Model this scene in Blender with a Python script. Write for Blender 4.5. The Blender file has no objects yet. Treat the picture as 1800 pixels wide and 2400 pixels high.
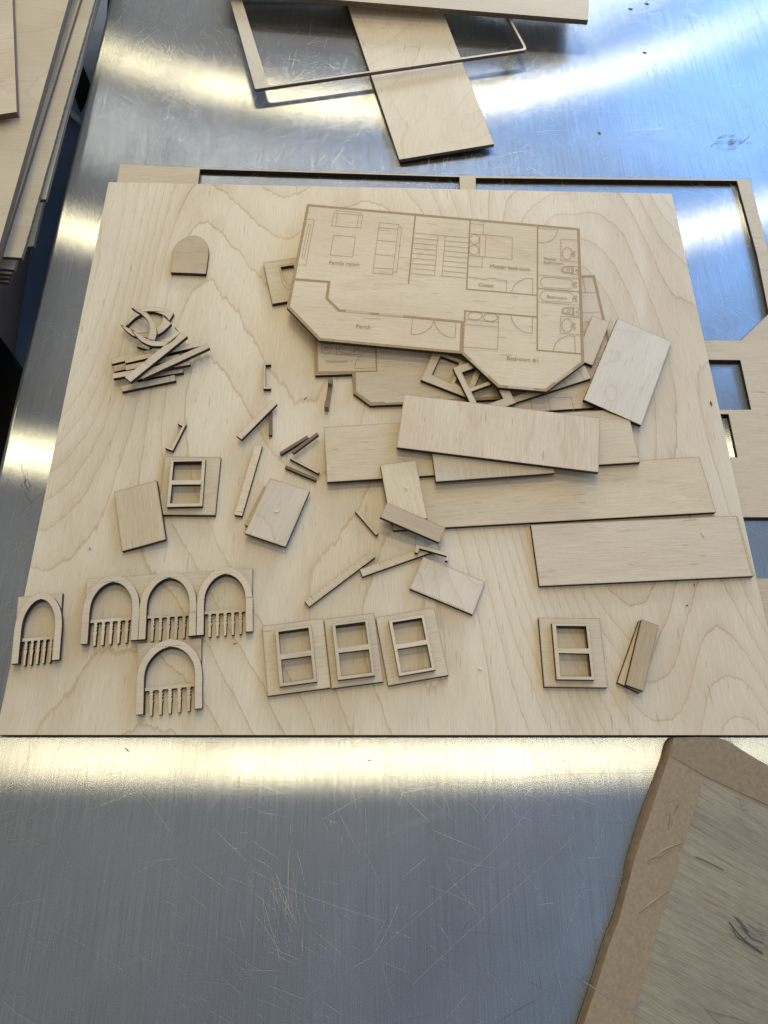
import bpy, bmesh, math, random
from mathutils import Vector, Matrix
from mathutils.geometry import tessellate_polygon

random.seed(7)
SC = bpy.context.scene
COL = SC.collection

# ------------------------------------------------------------------ camera
CAM = Vector((-0.02219248, -0.05955584, 0.45090155))
ROT = Matrix(((0.9995829, -0.0092022, -0.0273740),
              (-0.0028820, 0.9113582, -0.4116040),
              (0.0287352, 0.4115112, 0.9109516)))
FPX = 1745.0
cd = bpy.data.cameras.new('camera')
cam = bpy.data.objects.new('camera', cd)
COL.objects.link(cam)
cam.matrix_world = Matrix.Translation(CAM) @ ROT.to_4x4()
cd.sensor_fit = 'VERTICAL'
cd.sensor_height = 24.0
cd.sensor_width = 18.0
cd.lens = FPX / 2400.0 * 24.0
cd.clip_start = 0.01
cd.clip_end = 60.0
SC.camera = cam

# ------------------------------------------------------------------ light
SC.view_settings.view_transform = 'Standard'
SC.view_settings.look = 'None'
SC.view_settings.exposure = 0.16
SC.view_settings.gamma = 1.0
SC.view_settings.use_curve_mapping = False

world = bpy.data.worlds.new('World')
SC.world = world
world.use_nodes = True
wn, wl = world.node_tree.nodes, world.node_tree.links
wn.clear()
w_out = wn.new('ShaderNodeOutputWorld')
w_bg = wn.new('ShaderNodeBackground')
w_tc = wn.new('ShaderNodeTexCoord')
w_sep = wn.new('ShaderNodeSeparateXYZ')
wl.new(w_tc.outputs['Generated'], w_sep.inputs[0])
w_r = wn.new('ShaderNodeValToRGB')      # dim room behind the viewer, brighter ahead
w_map = wn.new('ShaderNodeMapRange')
w_map.inputs[1].default_value = -1
w_map.inputs[2].default_value = 1
wl.new(w_sep.outputs['Y'], w_map.inputs[0])
wl.new(w_map.outputs[0], w_r.inputs[0])
w_r.color_ramp.elements[0].position = 0.25
w_r.color_ramp.elements[0].color = (0.27, 0.26, 0.235, 1)
w_r.color_ramp.elements[1].position = 0.95
w_r.color_ramp.elements[1].color = (0.42, 0.41, 0.39, 1)
w_x = wn.new('ShaderNodeMapRange')       # daylight comes in from the right side
w_x.interpolation_type = 'SMOOTHSTEP'
w_x.inputs[1].default_value = 0.0
w_x.inputs[2].default_value = 0.85
wl.new(w_sep.outputs['X'], w_x.inputs[0])
w_mix = wn.new('ShaderNodeMix')
w_mix.data_type = 'RGBA'
wl.new(w_x.outputs[0], w_mix.inputs[0])
wl.new(w_r.outputs[0], w_mix.inputs[6])
w_mix.inputs[7].default_value = (0.33, 0.54, 0.92, 1)
wl.new(w_mix.outputs[2], w_bg.inputs[0])
w_bg.inputs[1].default_value = 0.85
wl.new(w_bg.outputs[0], w_out.inputs[0])


def area(name, loc, target, sx, sy, power, color):
    d = bpy.data.lights.new(name, 'AREA')
    d.shape = 'RECTANGLE'
    d.size, d.size_y = sx, sy
    d.energy = power
    d.color = color
    o = bpy.data.objects.new(name, d)
    COL.objects.link(o)
    o.location = loc
    o.rotation_euler = (Vector(target) - Vector(loc)).to_track_quat('-Z', 'Y').to_euler()
    return o


WARM = (1.0, 0.85, 0.52)
H = 2.2
for ly, pw in ((0.21, 4.1), (1.26, 8.5), (2.34, 8.5), (3.46, 7.2)):
    area('ceiling_lamp', (-0.03, ly, H), (-0.03, ly, 0), 0.7, 0.13, pw, WARM)
# window with open sky to the right, then an added low fill ahead
area('window_and_fill_light', (2.9, 3.3, 1.45), (0.0, 0.45, 0), 2.4, 1.3, 78.0, (0.18, 0.45, 1.0))
area('window_and_fill_light', (0.50, 2.25, 0.46), (0.0, 0.2, 0), 1.2, 0.26, 20.0, (0.80, 0.89, 1.0))  # fill added to whiten the far end of the sheet, no known window
area('ceiling_lamp', (-1.0, 3.10, H), (-0.4, 2.6, 0), 0.5, 0.12, 2.6, (0.95, 0.93, 0.85))

# ------------------------------------------------------------------ helpers
T = 0.003                      # plywood thickness
SHEET = 0.0062                 # top of the big sheet
CR, CL = ROT, CAM


class Plane:
    """A (possibly tilted) plane in the scene; turns photo pixels into points on it."""
    def __init__(self, z=None, tri=None):
        if tri:
            p = [ray(x, y, zz) for x, y, zz in tri]
            n = (p[1] - p[0]).cross(p[2] - p[0]).normalized()
            if n.z < 0:
                n = -n
            self.o, self.n = p[0], n
        else:
            self.o, self.n = Vector((0, 0, z)), Vector((0, 0, 1))

    def at(self, px, py):
        d = CR @ Vector(((px - 900) / FPX, -(py - 1200) / FPX, -1.0))
        t = (self.o - CL).dot(self.n) / d.dot(self.n)
        return CL + d * t


def ray(px, py, z):
    d = CR @ Vector(((px - 900) / FPX, -(py - 1200) / FPX, -1.0))
    return CL + d * ((z - CL.z) / d.z)


def Z(x0, y0, s, *pts):
    """pixel readings taken in an enlarged crop -> photo pixels"""
    return [(x0 + x / s, y0 + y / s) for x, y in pts]


def tag(o, label=None, cat=None, group=None, kind=None):
    if label:
        o['label'] = label
    if cat:
        o['category'] = cat
    if group:
        o['group'] = group
    if kind:
        o['kind'] = kind
    return o


def link(name, me, mats, parent=None, mw=None):
    o = bpy.data.objects.new(name, me)
    COL.objects.link(o)
    for m in mats:
        me.materials.append(m)
    if mw is not None:
        o.matrix_world = mw
    if parent:
        o.parent = parent
    return o


def fit_rect(q):
    """best rectangle through four roughly measured corners (2D), same order"""
    c = sum((Vector(p) for p in q), Vector((0, 0))) / 4
    u = ((q[1] - q[0]) + (q[2] - q[3])).normalized()
    v0 = ((q[3] - q[0]) + (q[2] - q[1])).normalized()
    # share the angular error
    v = Vector((-u.y, u.x))
    if v.dot(v0) < 0:
        v = -v
    l1 = ((q[1] - q[0]).length + (q[2] - q[3]).length) ** 2
    l2 = ((q[3] - q[0]).length + (q[2] - q[1]).length) ** 2
    a = math.atan2(v.x * v0.y - v.y * v0.x, v.dot(v0)) * l2 / (l1 + l2)      # the longer sides count more
    ca, sa = math.cos(a), math.sin(a)
    u = Vector((u.x * ca - u.y * sa, u.x * sa + u.y * ca))
    v = Vector((v.x * ca - v.y * sa, v.x * sa + v.y * ca))
    w = (abs((q[1] - q[0]).dot(u)) + abs((q[2] - q[3]).dot(u))) / 4
    h = (abs((q[3] - q[0]).dot(v)) + abs((q[2] - q[1]).dot(v))) / 4
    return [c - u * w - v * h, c + u * w - v * h, c + u * w + v * h, c - u * w + v * h]


class Frame2:
    """local frame of a flat piece: x along its first edge, z up, origin under its middle"""
    def __init__(self, plane, px, th, rect=False, xdir=None):
        self.plane = plane
        P = [plane.at(*p) for p in px]
        c = sum(P, Vector()) / len(P)
        n = plane.n
        x = xdir if xdir is not None else (P[1] - P[0])
        x = (x - n * x.dot(n)).normalized()
        y = n.cross(x)
        self.mw = Matrix(((x.x, y.x, n.x, 0), (x.y, y.y, n.y, 0), (x.z, y.z, n.z, 0), (0, 0, 0, 1)))
        self.mw.translation = c - n * th
        self.inv = self.mw.inverted()
        self.th = th

    def loc(self, p):
        q = self.inv @ self.plane.at(*p)
        return Vector((q.x, q.y))


def jag(loop, amp, step):
    """roughen the straight runs of an outline (sawn edge)"""
    out = []
    for i, a in enumerate(loop):
        b = loop[(i + 1) % len(loop)]
        L = (b - a).length
        n = max(1, int(L / step))
        d = (b - a).normalized()
        nn = Vector((-d.y, d.x))
        for k in range(n):
            out.append(a + d * (L * k / n) + (nn * random.uniform(-amp, amp) if k else Vector((0, 0))))
    return out


def area2(l):
    return sum(l[i].x * l[(i + 1) % len(l)].y - l[(i + 1) % len(l)].x * l[i].y for i in range(len(l))) / 2


def slab_mesh(name, outer, holes, th, burn=0.0010, z0=0.0, bev=0.0):
    """flat piece with holes; slot 0 faces, slot 1 cut edges; 'burn' attribute at the rim"""
    bm = bmesh.new()
    add_slab(bm, outer, holes, th, burn, z0)
    me = bpy.data.meshes.new(name)
    bm.to_mesh(me)
    bm.free()
    return me


def add_slab(bm, outer, holes, th, burn=0.0009, z0=0.0):
    bl = bm.verts.layers.float.get('burn') or bm.verts.layers.float.new('burn')
    loops = [list(outer)] + [list(h) for h in holes]
    if area2(loops[0]) < 0:
        loops[0].reverse()
    for h in loops[1:]:
        if area2(h) > 0:
            h.reverse()
    tris = tessellate_polygon([[Vector((p.x, p.y, 0)) for p in l] for l in loops])
    flat = [p for l in loops for p in l]
    vt = [bm.verts.new((p.x, p.y, z0 + th)) for p in flat]
    vb = [bm.verts.new((p.x, p.y, z0)) for p in flat]
    top = []
    for t in tris:
        a, b, c = [flat[i] for i in t]
        cr = (b.x - a.x) * (c.y - a.y) - (b.y - a.y) * (c.x - a.x)
        if abs(cr) < 1e-14:
            continue
        t = t if cr > 0 else (t[0], t[2], t[1])
        try:
            top.append(bm.faces.new([vt[i] for i in t]))
            bm.faces.new([vb[i] for i in reversed(t)])
        except ValueError:
            pass
    k = 0
    sides = []
    for l in loops:
        n = len(l)
        for i in range(n):
            a, b = k + i, k + (i + 1) % n
            try:
                f = bm.faces.new((vb[a], vb[b], vt[b], vt[a]))
                f.material_index = 1
                sides.append(f)
            except ValueError:
                pass
        k += n
    if burn > 0:
        bm.normal_update()
        try:
            bmesh.ops.inset_region(bm, faces=top, thickness=burn, use_boundary=True, use_even_offset=True)
        except Exception:
            pass
        for f in sides:
            for v in f.verts:
                v[bl] = 1.0


def ribbon(bm, pts, w, z, closed=False):
    """flat strip of width w along a 2D polyline, mitred"""
    n = len(pts)
    if closed:
        pts = list(pts)
    L = []
    for i in range(n):
        if closed:
            a, b, c = pts[i - 1], pts[i], pts[(i + 1) % n]
        else:
            a, b, c = pts[max(i - 1, 0)], pts[i], pts[min(i + 1, n - 1)]
        d1 = (b - a)
        d2 = (c - b)
        if d1.length < 1e-9:
            d1 = d2
        if d2.length < 1e-9:
            d2 = d1
        d1, d2 = d1.normalized(), d2.normalized()
        n1 = Vector((-d1.y, d1.x))
        n2 = Vector((-d2.y, d2.x))
        m = n1 + n2
        m = n1 if m.length < 1e-3 else m.normalized()
        s = 1 / max(0.45, m.dot(n1))
        L.append((b + m * (w / 2 * s), b - m * (w / 2 * s)))
    vs = [(bm.verts.new((p.x, p.y, z)), bm.verts.new((q.x, q.y, z))) for p, q in L]
    for i in range(n if closed else n - 1):
        a, b = vs[i], vs[(i + 1) % n]
        bm.faces.new((a[0], a[1], b[1], b[0]))


def smooth(pts, k=8, closed=False):
    """Catmull-Rom through the points"""
    out = []
    n = len(pts)
    rng = range(n if closed else n - 1)
    for i in rng:
        p0 = pts[i - 1] if (i > 0 or closed) else pts[0] * 2 - pts[1]
        p1, p2 = pts[i], pts[(i + 1) % n]
        p3 = pts[(i + 2) % n] if (i + 2 < n or closed) else p2 * 2 - p1
        for j in range(k):
            t = j / k
            out.append(0.5 * ((2 * p1) + (p2 - p0) * t + (2 * p0 - 5 * p1 + 4 * p2 - p3) * t * t
                              + (3 * p1 - p0 - 3 * p2 + p3) * t ** 3))
    if not closed:
        out.append(pts[-1])
    return out


def V2(l):
    return [Vector(p) for p in l]


# ------------------------------------------------------------------ materials
class N:
    def __init__(self, name):
        self.m = bpy.data.materials.new(name)
        self.m.use_nodes = True
        self.t = self.m.node_tree
        self.t.nodes.clear()
        self.out = self.t.nodes.new('ShaderNodeOutputMaterial')
        self.b = self.t.nodes.new('ShaderNodeBsdfPrincipled')
        self.t.links.new(self.b.outputs[0], self.out.inputs[0])

    def n(self, kind, **kw):
        x = self.t.nodes.new('ShaderNode' + kind)
        for k, v in kw.items():
            setattr(x, k, v)
        return x

    def l(self, a, b):
        self.t.links.new(a, b)

    def math(self, op, a, b=None, c=None, clamp=False):
        x = self.n('Math', operation=op, use_clamp=clamp)
        for i, v in enumerate((a, b, c)):
            if v is None:
                continue
            if isinstance(v, (int, float)):
                x.inputs[i].default_value = v
            else:
                self.l(v, x.inputs[i])
        return x.outputs[0]

    def mapr(self, v, a, b, c=0.0, d=1.0, smoothstep=False):
        x = self.n('MapRange')
        if smoothstep:
            x.interpolation_type = 'SMOOTHSTEP'
        self.l(v, x.inputs[0])
        for i, k in enumerate((a, b, c, d)):
            x.inputs[i + 1].default_value = k
        return x.outputs[0]

    def noise(self, vec, scale=1.0, detail=2.0, rough=0.5, dist=0.0):
        x = self.n('TexNoise')
        x.inputs['Scale'].default_value = scale
        x.inputs['Detail'].default_value = detail
        x.inputs['Roughness'].default_value = rough
        x.inputs['Distortion'].default_value = dist
        self.l(vec, x.inputs['Vector'])
        return x.outputs[0]

    def vscale(self, vec, s, rot=0.0, loc=(0, 0, 0)):
        if rot:
            r = self.n('Mapping')
            r.inputs['Rotation'].default_value = (0, 0, rot)
            self.l(vec, r.inputs[0])
            vec = r.outputs[0]
        x = self.n('Mapping')
        x.inputs['Scale'].default_value = s
        x.inputs['Location'].default_value = loc
        self.l(vec, x.inputs[0])
        return x.outputs[0]

    def mix(self, fac, a, b, blend='MIX'):
        x = self.n('Mix', data_type='RGBA', blend_type=blend)
        if isinstance(fac, (int, float)):
            x.inputs[0].default_value = fac
        else:
            self.l(fac, x.inputs[0])
        for i, v in ((6, a), (7, b)):
            if isinstance(v, tuple):
                x.inputs[i].default_value = v if len(v) == 4 else v + (1,)
            else:
                self.l(v, x.inputs[i])
        return x.outputs[2]


def birch(name, light=(0.66, 0.53, 0.375), dark=(0.50, 0.365, 0.225), rings=9.0, ring_amt=0.55, rot=0.0,
          ax=7.0, ay=2.0, fibre=1.0, rough=0.5, seed=0.0, per_obj=True, dirt=0.0, spec=0.35):
    g = N(name)
    tc = g.n('TexCoord')
    co = tc.outputs['Object']
    if per_obj:
        oi = g.n('ObjectInfo')
        cb = g.n('CombineXYZ')
        r1 = g.math('MULTIPLY', oi.outputs['Random'], 13.7)
        r2 = g.math('MULTIPLY', oi.outputs['Random'], 41.3)
        g.l(r1, cb.inputs[0])
        g.l(r2, cb.inputs[1])
        va = g.n('VectorMath', operation='ADD')
        g.l(co, va.inputs[0])
        g.l(cb.outputs[0], va.inputs[1])
        co = va.outputs[0]
    # growth rings: contour lines of a long-grained height field, toothed along the fibres
    base = g.vscale(co, (ax, ay, 1.0), rot, (seed, seed * 0.7, 0))
    h = g.noise(base, 1.0, 1.2, 0.4, 0.35)
    teeth = g.noise(g.vscale(co, (420.0, 26.0, 1.0), rot), 1.0, 2.0, 0.6)
    wob = g.noise(g.vscale(co, (60.0, 14.0, 1.0), rot), 1.0, 2.0, 0.5)
    h = g.math('ADD', h, g.math('MULTIPLY', g.math('SUBTRACT', teeth, 0.5), 0.16 / rings))
    h = g.math('ADD', h, g.math('MULTIPLY', g.math('SUBTRACT', wob, 0.5), 0.42 / rings))
    fr = g.math('FRACT', g.math('MULTIPLY', h, rings))
    soft = g.mapr(fr, 0.45, 0.97, 0.0, 0.24, True)
    line = g.mapr(fr, 0.91, 0.975, 0.0, 0.72, True)
    cut = g.mapr(fr, 0.975, 1.0, 1.0, 0.0)
    ring = g.math('MULTIPLY', g.math('ADD', soft, line), cut)
    vary = g.mapr(g.noise(g.vscale(co, (11.0, 6.0, 1.0), rot, (5, 3, 0)), 1.0, 1.0), 0.3, 0.7, 0.5, 1.0)
    ring = g.math('MULTIPLY', ring, g.math('MULTIPLY', vary, ring_amt))
    # broad figure
    fig = g.noise(g.vscale(co, (18.0, 5.0, 1.0), rot, (9, 1, 0)), 1.0, 3.0, 0.55, 0.6)
    fig = g.mapr(fig, 0.35, 0.70, 0.0, 0.36, True)
    col = g.mix(g.math('ADD', ring, fig, clamp=True), light, dark)
    # fibres and pores
    fib = g.noise(g.vscale(co, (1300.0, 45.0, 1.0), rot), 1.0, 2.0, 0.6)
    fib2 = g.noise(g.vscale(co, (2600.0, 210.0, 1.0), rot, (7, 7, 0)), 1.0, 2.0, 0.6)
    fv = g.math('ADD', g.mapr(fib, 0.3, 0.7, 1.0 - 0.10 * fibre, 1.0 + 0.06 * fibre), g.mapr(fib2, 0.3, 0.7, -0.06 * fibre, 0.05 * fibre))
    fc = g.n('CombineColor')
    for i in range(3):
        g.l(fv, fc.inputs[i])
    col = g.mix(1.0, col, fc.outputs[0], 'MULTIPLY')
    pore = g.noise(g.vscale(co, (520.0, 50.0, 1.0), rot, (2, 8, 0)), 1.0, 1.0, 0.5)
    pore = g.mapr(pore, 0.70, 0.76, 0.0, 0.42 * fibre)
    col = g.mix(pore, col, (0.30, 0.19, 0.10, 1))
    fleck = g.noise(g.vscale(co, (300.0, 34.0, 1.0), rot, (4, 4, 0)), 1.0, 2.0, 0.5)
    fleck = g.mapr(fleck, 0.80, 0.83, 0.0, 0.6)
    col = g.mix(fleck, col, (0.14, 0.085, 0.045, 1))
    if per_obj:
        tone = g.math('FRACT', g.math('MULTIPLY', oi.outputs['Random'], 7.31))
        tv = g.mapr(tone, 0, 1, 0.86, 1.05)
        tcx = g.n('CombineColor')
        for i in range(3):
            g.l(tv if i < 2 else g.math('MULTIPLY', tv, g.mapr(oi.outputs['Random'], 0, 1, 0.94, 1.04)), tcx.inputs[i])
        col = g.mix(1.0, col, tcx.outputs[0], 'MULTIPLY')
    if dirt:
        dn = g.noise(g.vscale(co, (40.0, 22.0, 1.0)), 1.0, 4.0, 0.6)
        col = g.mix(g.mapr(dn, 0.45, 0.75, 0.0, dirt), col, (0.16, 0.13, 0.10, 1))
    # scorched rim left by the laser
    at = g.n('Attribute', attribute_name='burn')
    bn = g.mapr(g.noise(g.vscale(co, (260.0, 260.0, 1.0)), 1.0, 2.0), 0.3, 0.7, 0.22, 0.62)
    col = g.mix(g.math('MULTIPLY', at.outputs['Fac'], bn, clamp=True), col, (0.42, 0.27, 0.125, 1))
    col = g.mix(g.mapr(at.outputs['Fac'], 0.72, 1.0, 0.0, 0.72), col, (0.11, 0.055, 0.022, 1))
    g.l(col, g.b.inputs['Base Color'])
    g.b.inputs['Roughness'].default_value = rough
    g.b.inputs['Specular IOR Level'].default_value = spec
    bp = g.n('Bump')
    bp.inputs['Strength'].default_value = 0.30
    bp.inputs['Distance'].default_value = 0.0002
    g.l(fib, bp.inputs['Height'])
    g.l(bp.outputs[0], g.b.inputs['Normal'])
    return g.m


def edge_mat(name, dark=(0.014, 0.006, 0.003), mid=(0.075, 0.034, 0.014), rough=0.6):
    g = N(name)
    tc = g.n('TexCoord')
    sp = g.n('SeparateXYZ')
    g.l(tc.outputs['Object'], sp.inputs[0])
    s = g.math('SINE', g.math('MULTIPLY', sp.outputs[2], 2 * math.pi / 0.0015))
    s = g.mapr(s, -0.2, 0.9, 0.0, 0.8)
    nz = g.noise(g.vscale(tc.outputs['Object'], (500, 500, 900)), 1.0, 2.0)
    f = g.math('MULTIPLY', s, g.mapr(nz, 0.3, 0.7, 0.2, 1.0), clamp=True)
    g.l(g.mix(f, dark, mid), g.b.inputs['Base Color'])
    g.b.inputs['Roughness'].default_value = rough
    return g.m


def plain(name, col, rough=0.5, metal=0.0, var=0.0, scale=60.0, spec=0.5):
    g = N(name)
    if var:
        tc = g.n('TexCoord')
        nz = g.noise(tc.outputs['Object'], scale, 3.0, 0.6)
        c2 = tuple(c * (1 - var) for c in col)
        g.l(g.mix(g.mapr(nz, 0.3, 0.7), col, c2), g.b.inputs['Base Color'])
    else:
        g.b.inputs['Base Color'].default_value = tuple(col) + (1,)
    g.b.inputs['Roughness'].default_value = rough
    g.b.inputs['Metallic'].default_value = metal
    g.b.inputs['Specular IOR Level'].default_value = spec
    return g.m


def steel():
    g = N('brushed_steel')
    tc = g.n('TexCoord')
    co = tc.outputs['Object']
    line = g.noise(g.vscale(co, (1700.0, 16.0, 1.0)), 1.0, 3.0, 0.65)
    line2 = g.noise(g.vscale(co, (420.0, 7.0, 1.0)), 1.0, 2.0, 0.6)
    blot = g.noise(g.vscale(co, (9.0, 7.0, 1.0)), 1.0, 4.0, 0.6, 0.5)
    spk = g.noise(co, 1500.0, 2.0, 0.7)
    # fine crossing scuffs: zero lines of stretched noise, masked into short runs
    scr = None
    for k, (rot, sx, sy, w, m) in enumerate(((0.35, 75, 7, 0.006, 0.52), (1.25, 62, 6, 0.006, 0.54), (2.3, 90, 8, 0.006, 0.52),
                                             (2.85, 70, 5, 0.006, 0.55), (0.9, 120, 10, 0.007, 0.55))):
        a = g.noise(g.vscale(co, (sx, sy, 1.0), rot, (k * 3.1, k, 0)), 1.0, 1.0, 0.5)
        d = g.math('ABSOLUTE', g.math('SUBTRACT', a, 0.5))
        ln = g.mapr(d, 0.0, w, 1.0, 0.0)
        mk = g.mapr(g.noise(g.vscale(co, (13, 13, 1), 0, (k * 7, 3, 0)), 1.0, 2.0), m, m + 0.1, 0.0, 1.0)
        ln = g.math('MULTIPLY', ln, mk)
        scr = ln if scr is None else g.math('MAXIMUM', scr, ln)
    col = g.mix(g.mapr(blot, 0.3, 0.7), (0.45, 0.47, 0.495), (0.325, 0.34, 0.35))
    lc = g.n('CombineColor')
    lv = g.math('ADD', g.mapr(line, 0.30, 0.70, 0.84, 1.13), g.mapr(spk, 0.35, 0.65, -0.11, 0.11))
    for i in range(3):
        g.l(lv, lc.inputs[i])
    col = g.mix(1.0, col, lc.outputs[0], 'MULTIPLY')
    col = g.mix(g.math('MULTIPLY', scr, 0.15), col, (0.60, 0.59, 0.56))
    r = g.mapr(blot, 0.3, 0.75, 0.222, 0.248)
    r = g.math('ADD', r, g.math('MULTIPLY', scr, 0.03))
    r = g.math('ADD', r, g.mapr(line2, 0.3, 0.7, -0.012, 0.012))
    cx = g.n('CombineXYZ')
    cx.inputs[1].default_value = 1.0
    gl = g.n('BsdfAnisotropic', distribution='BECKMANN')
    g.l(col, gl.inputs['Color'])
    g.l(r, gl.inputs['Roughness'])
    gl.inputs['Anisotropy'].default_value = 0.84
    g.l(cx.outputs[0], gl.inputs['Tangent'])
    gw = g.n('BsdfAnisotropic')
    g.l(col, gw.inputs['Color'])
    gw.inputs['Roughness'].default_value = 0.42
    gw.inputs['Anisotropy'].default_value = 0.35
    g.l(cx.outputs[0], gw.inputs['Tangent'])
    ms = g.n('MixShader')
    g.l(g.mapr(blot, 0.3, 0.7, 0.10, 0.22), ms.inputs[0])
    g.l(gl.outputs[0], ms.inputs[1])
    g.l(gw.outputs[0], ms.inputs[2])
    g.l(ms.outputs[0], g.out.inputs[0])
    hgt = g.math('ADD', g.math('MULTIPLY', line, 0.6), g.math('MULTIPLY', spk, 0.33))
    hgt = g.math('SUBTRACT', hgt, g.math('MULTIPLY', scr, 0.12))
    bp = g.n('Bump')
    bp.inputs['Strength'].default_value = 0.16
    bp.inputs['Distance'].default_value = 0.00012
    g.l(hgt, bp.inputs['Height'])
    g.l(bp.outputs[0], gl.inputs['Normal'])
    g.l(bp.outputs[0], gw.inputs['Normal'])
    g.t.nodes.remove(g.b)
    return g.m


M_SHEET = birch('birch_sheet_face', light=(0.84, 0.705, 0.50), dark=(0.57, 0.40, 0.215), rings=44.0, ring_amt=0.82,
                ax=4.2, ay=1.5, per_obj=False, seed=3.4, fibre=0.9, rough=0.42, spec=0.5)
M_PLY = birch('birch_piece_face', light=(0.80, 0.65, 0.445), dark=(0.59, 0.43, 0.25), rings=5.0, ring_amt=0.34,
              rot=math.pi / 2, ax=10.0, ay=3.0, fibre=1.15, rough=0.48)
M_PLYV = birch('birch_cross_face', light=(0.80, 0.65, 0.445), dark=(0.59, 0.43, 0.25), rings=5.0, ring_amt=0.34,
               rot=0.0, ax=10.0, ay=3.0, fibre=1.15, rough=0.48)
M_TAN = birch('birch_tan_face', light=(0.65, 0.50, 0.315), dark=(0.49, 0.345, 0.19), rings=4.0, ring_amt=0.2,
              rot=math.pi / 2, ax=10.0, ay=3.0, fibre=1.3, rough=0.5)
M_PALE = birch('birch_pale_face', light=(0.79, 0.665, 0.49), dark=(0.58, 0.44, 0.28), rings=11.0, ring_amt=0.6,
               rot=0.0, ax=12.0, ay=8.0, fibre=0.8, rough=0.42, spec=0.5)
M_STACK = birch('birch_stack_face', light=(0.66, 0.545, 0.365), dark=(0.48, 0.36, 0.21), rings=12.0, ring_amt=0.4,
                rot=math.pi / 2, ax=8.0, ay=1.8, fibre=0.8, rough=0.5)
M_WORN = birch('worn_wood_face', light=(0.43, 0.37, 0.265), dark=(0.27, 0.215, 0.145), rings=30.0, ring_amt=0.8,
               rot=-0.12, ax=16.0, ay=1.6, fibre=2.2, rough=0.6, dirt=0.35)
M_EDGE = edge_mat('laser_cut_edge', dark=(0.010, 0.004, 0.002), mid=(0.060, 0.025, 0.009))
M_EDGE_L = edge_mat('plywood_edge', dark=(0.10, 0.065, 0.04), mid=(0.36, 0.25, 0.15))
M_EDGE_S = edge_mat('scorched_stick', dark=(0.19, 0.125, 0.072), mid=(0.36, 0.25, 0.14))
M_ENGR = plain('engraved_band', (0.47, 0.31, 0.135), 0.7, var=0.22, scale=420.0)
M_LINE = plain('engraved_line', (0.36, 0.22, 0.095), 0.7)
M_CREAM = plain('bare_wood_line', (0.70, 0.60, 0.44), 0.6)
M_STEEL = steel()
M_SCR = plain('scratch_metal', (0.60, 0.585, 0.54), 0.42, 1.0)
M_SCRD = plain('scratch_dark', (0.16, 0.155, 0.145), 0.5, 1.0)
M_TAPE = plain('kraft_tape', (0.39, 0.285, 0.165), 0.42, var=0.24, scale=520.0)
M_FLOOR = plain('slate_floor', (0.52, 0.62, 0.78), 0.35, var=0.25, scale=9.0)
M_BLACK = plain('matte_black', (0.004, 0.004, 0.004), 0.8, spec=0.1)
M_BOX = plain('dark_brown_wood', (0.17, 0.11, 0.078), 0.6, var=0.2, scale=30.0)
M_PAPER = plain('paper', (0.6, 0.62, 0.64), 0.7)
M_DEBRIS = plain('wood_chip', (0.10, 0.06, 0.03), 0.7)
M_GLUE = plain('dried_glue', (0.30, 0.30, 0.285), 0.25)
M_SMUDGE = plain('graphite_smudge', (0.06, 0.06, 0.065), 0.6)


# ------------------------------------------------------------------ pieces
def piece(name, label, cat, px, z=None, plane=None, holes=(), rect=False, mat=None, edge=None, th=T, burn=0.0011,
          group=None, kind=None, jagged=0.0, curve=False, xpx=None, parent=None):
    """a plywood piece whose TOP outline was read off the photo, at height z (its top) or on a tilted plane"""
    plane = plane or Plane(z)
    fr = Frame2(plane, px, th, xdir=(plane.at(*xpx[1]) - plane.at(*xpx[0])) if xpx else None)
    out = [fr.loc(p) for p in px]
    hl = [[fr.loc(p) for p in h] for h in holes]
    if rect:
        out = fit_rect(out)
        hl = [fit_rect(h) if len(h) == 4 else h for h in hl]
    if jagged:
        out = jag(out, jagged, 0.0016)
    me = slab_mesh(name, out, hl, th, burn)
    o = link(name, me, [mat or M_PLY, edge or M_EDGE], None, fr.mw)
    if parent is None:
        tag(o, label, cat, group, kind)
    else:
        set_parent(o, parent)
    o['_'] = 0
    del o['_']
    FR[o.name] = fr
    return o


FR = {}


def set_parent(o, p):
    bpy.context.view_layer.update()
    mw = o.matrix_world.copy()
    o.parent = p
    o.matrix_parent_inverse = p.matrix_world.inverted()
    o.matrix_world = mw


def lvl(k):
    """top height of a piece lying k pieces above the big sheet"""
    return SHEET + (k + 1) * (T + 0.00012)


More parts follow.
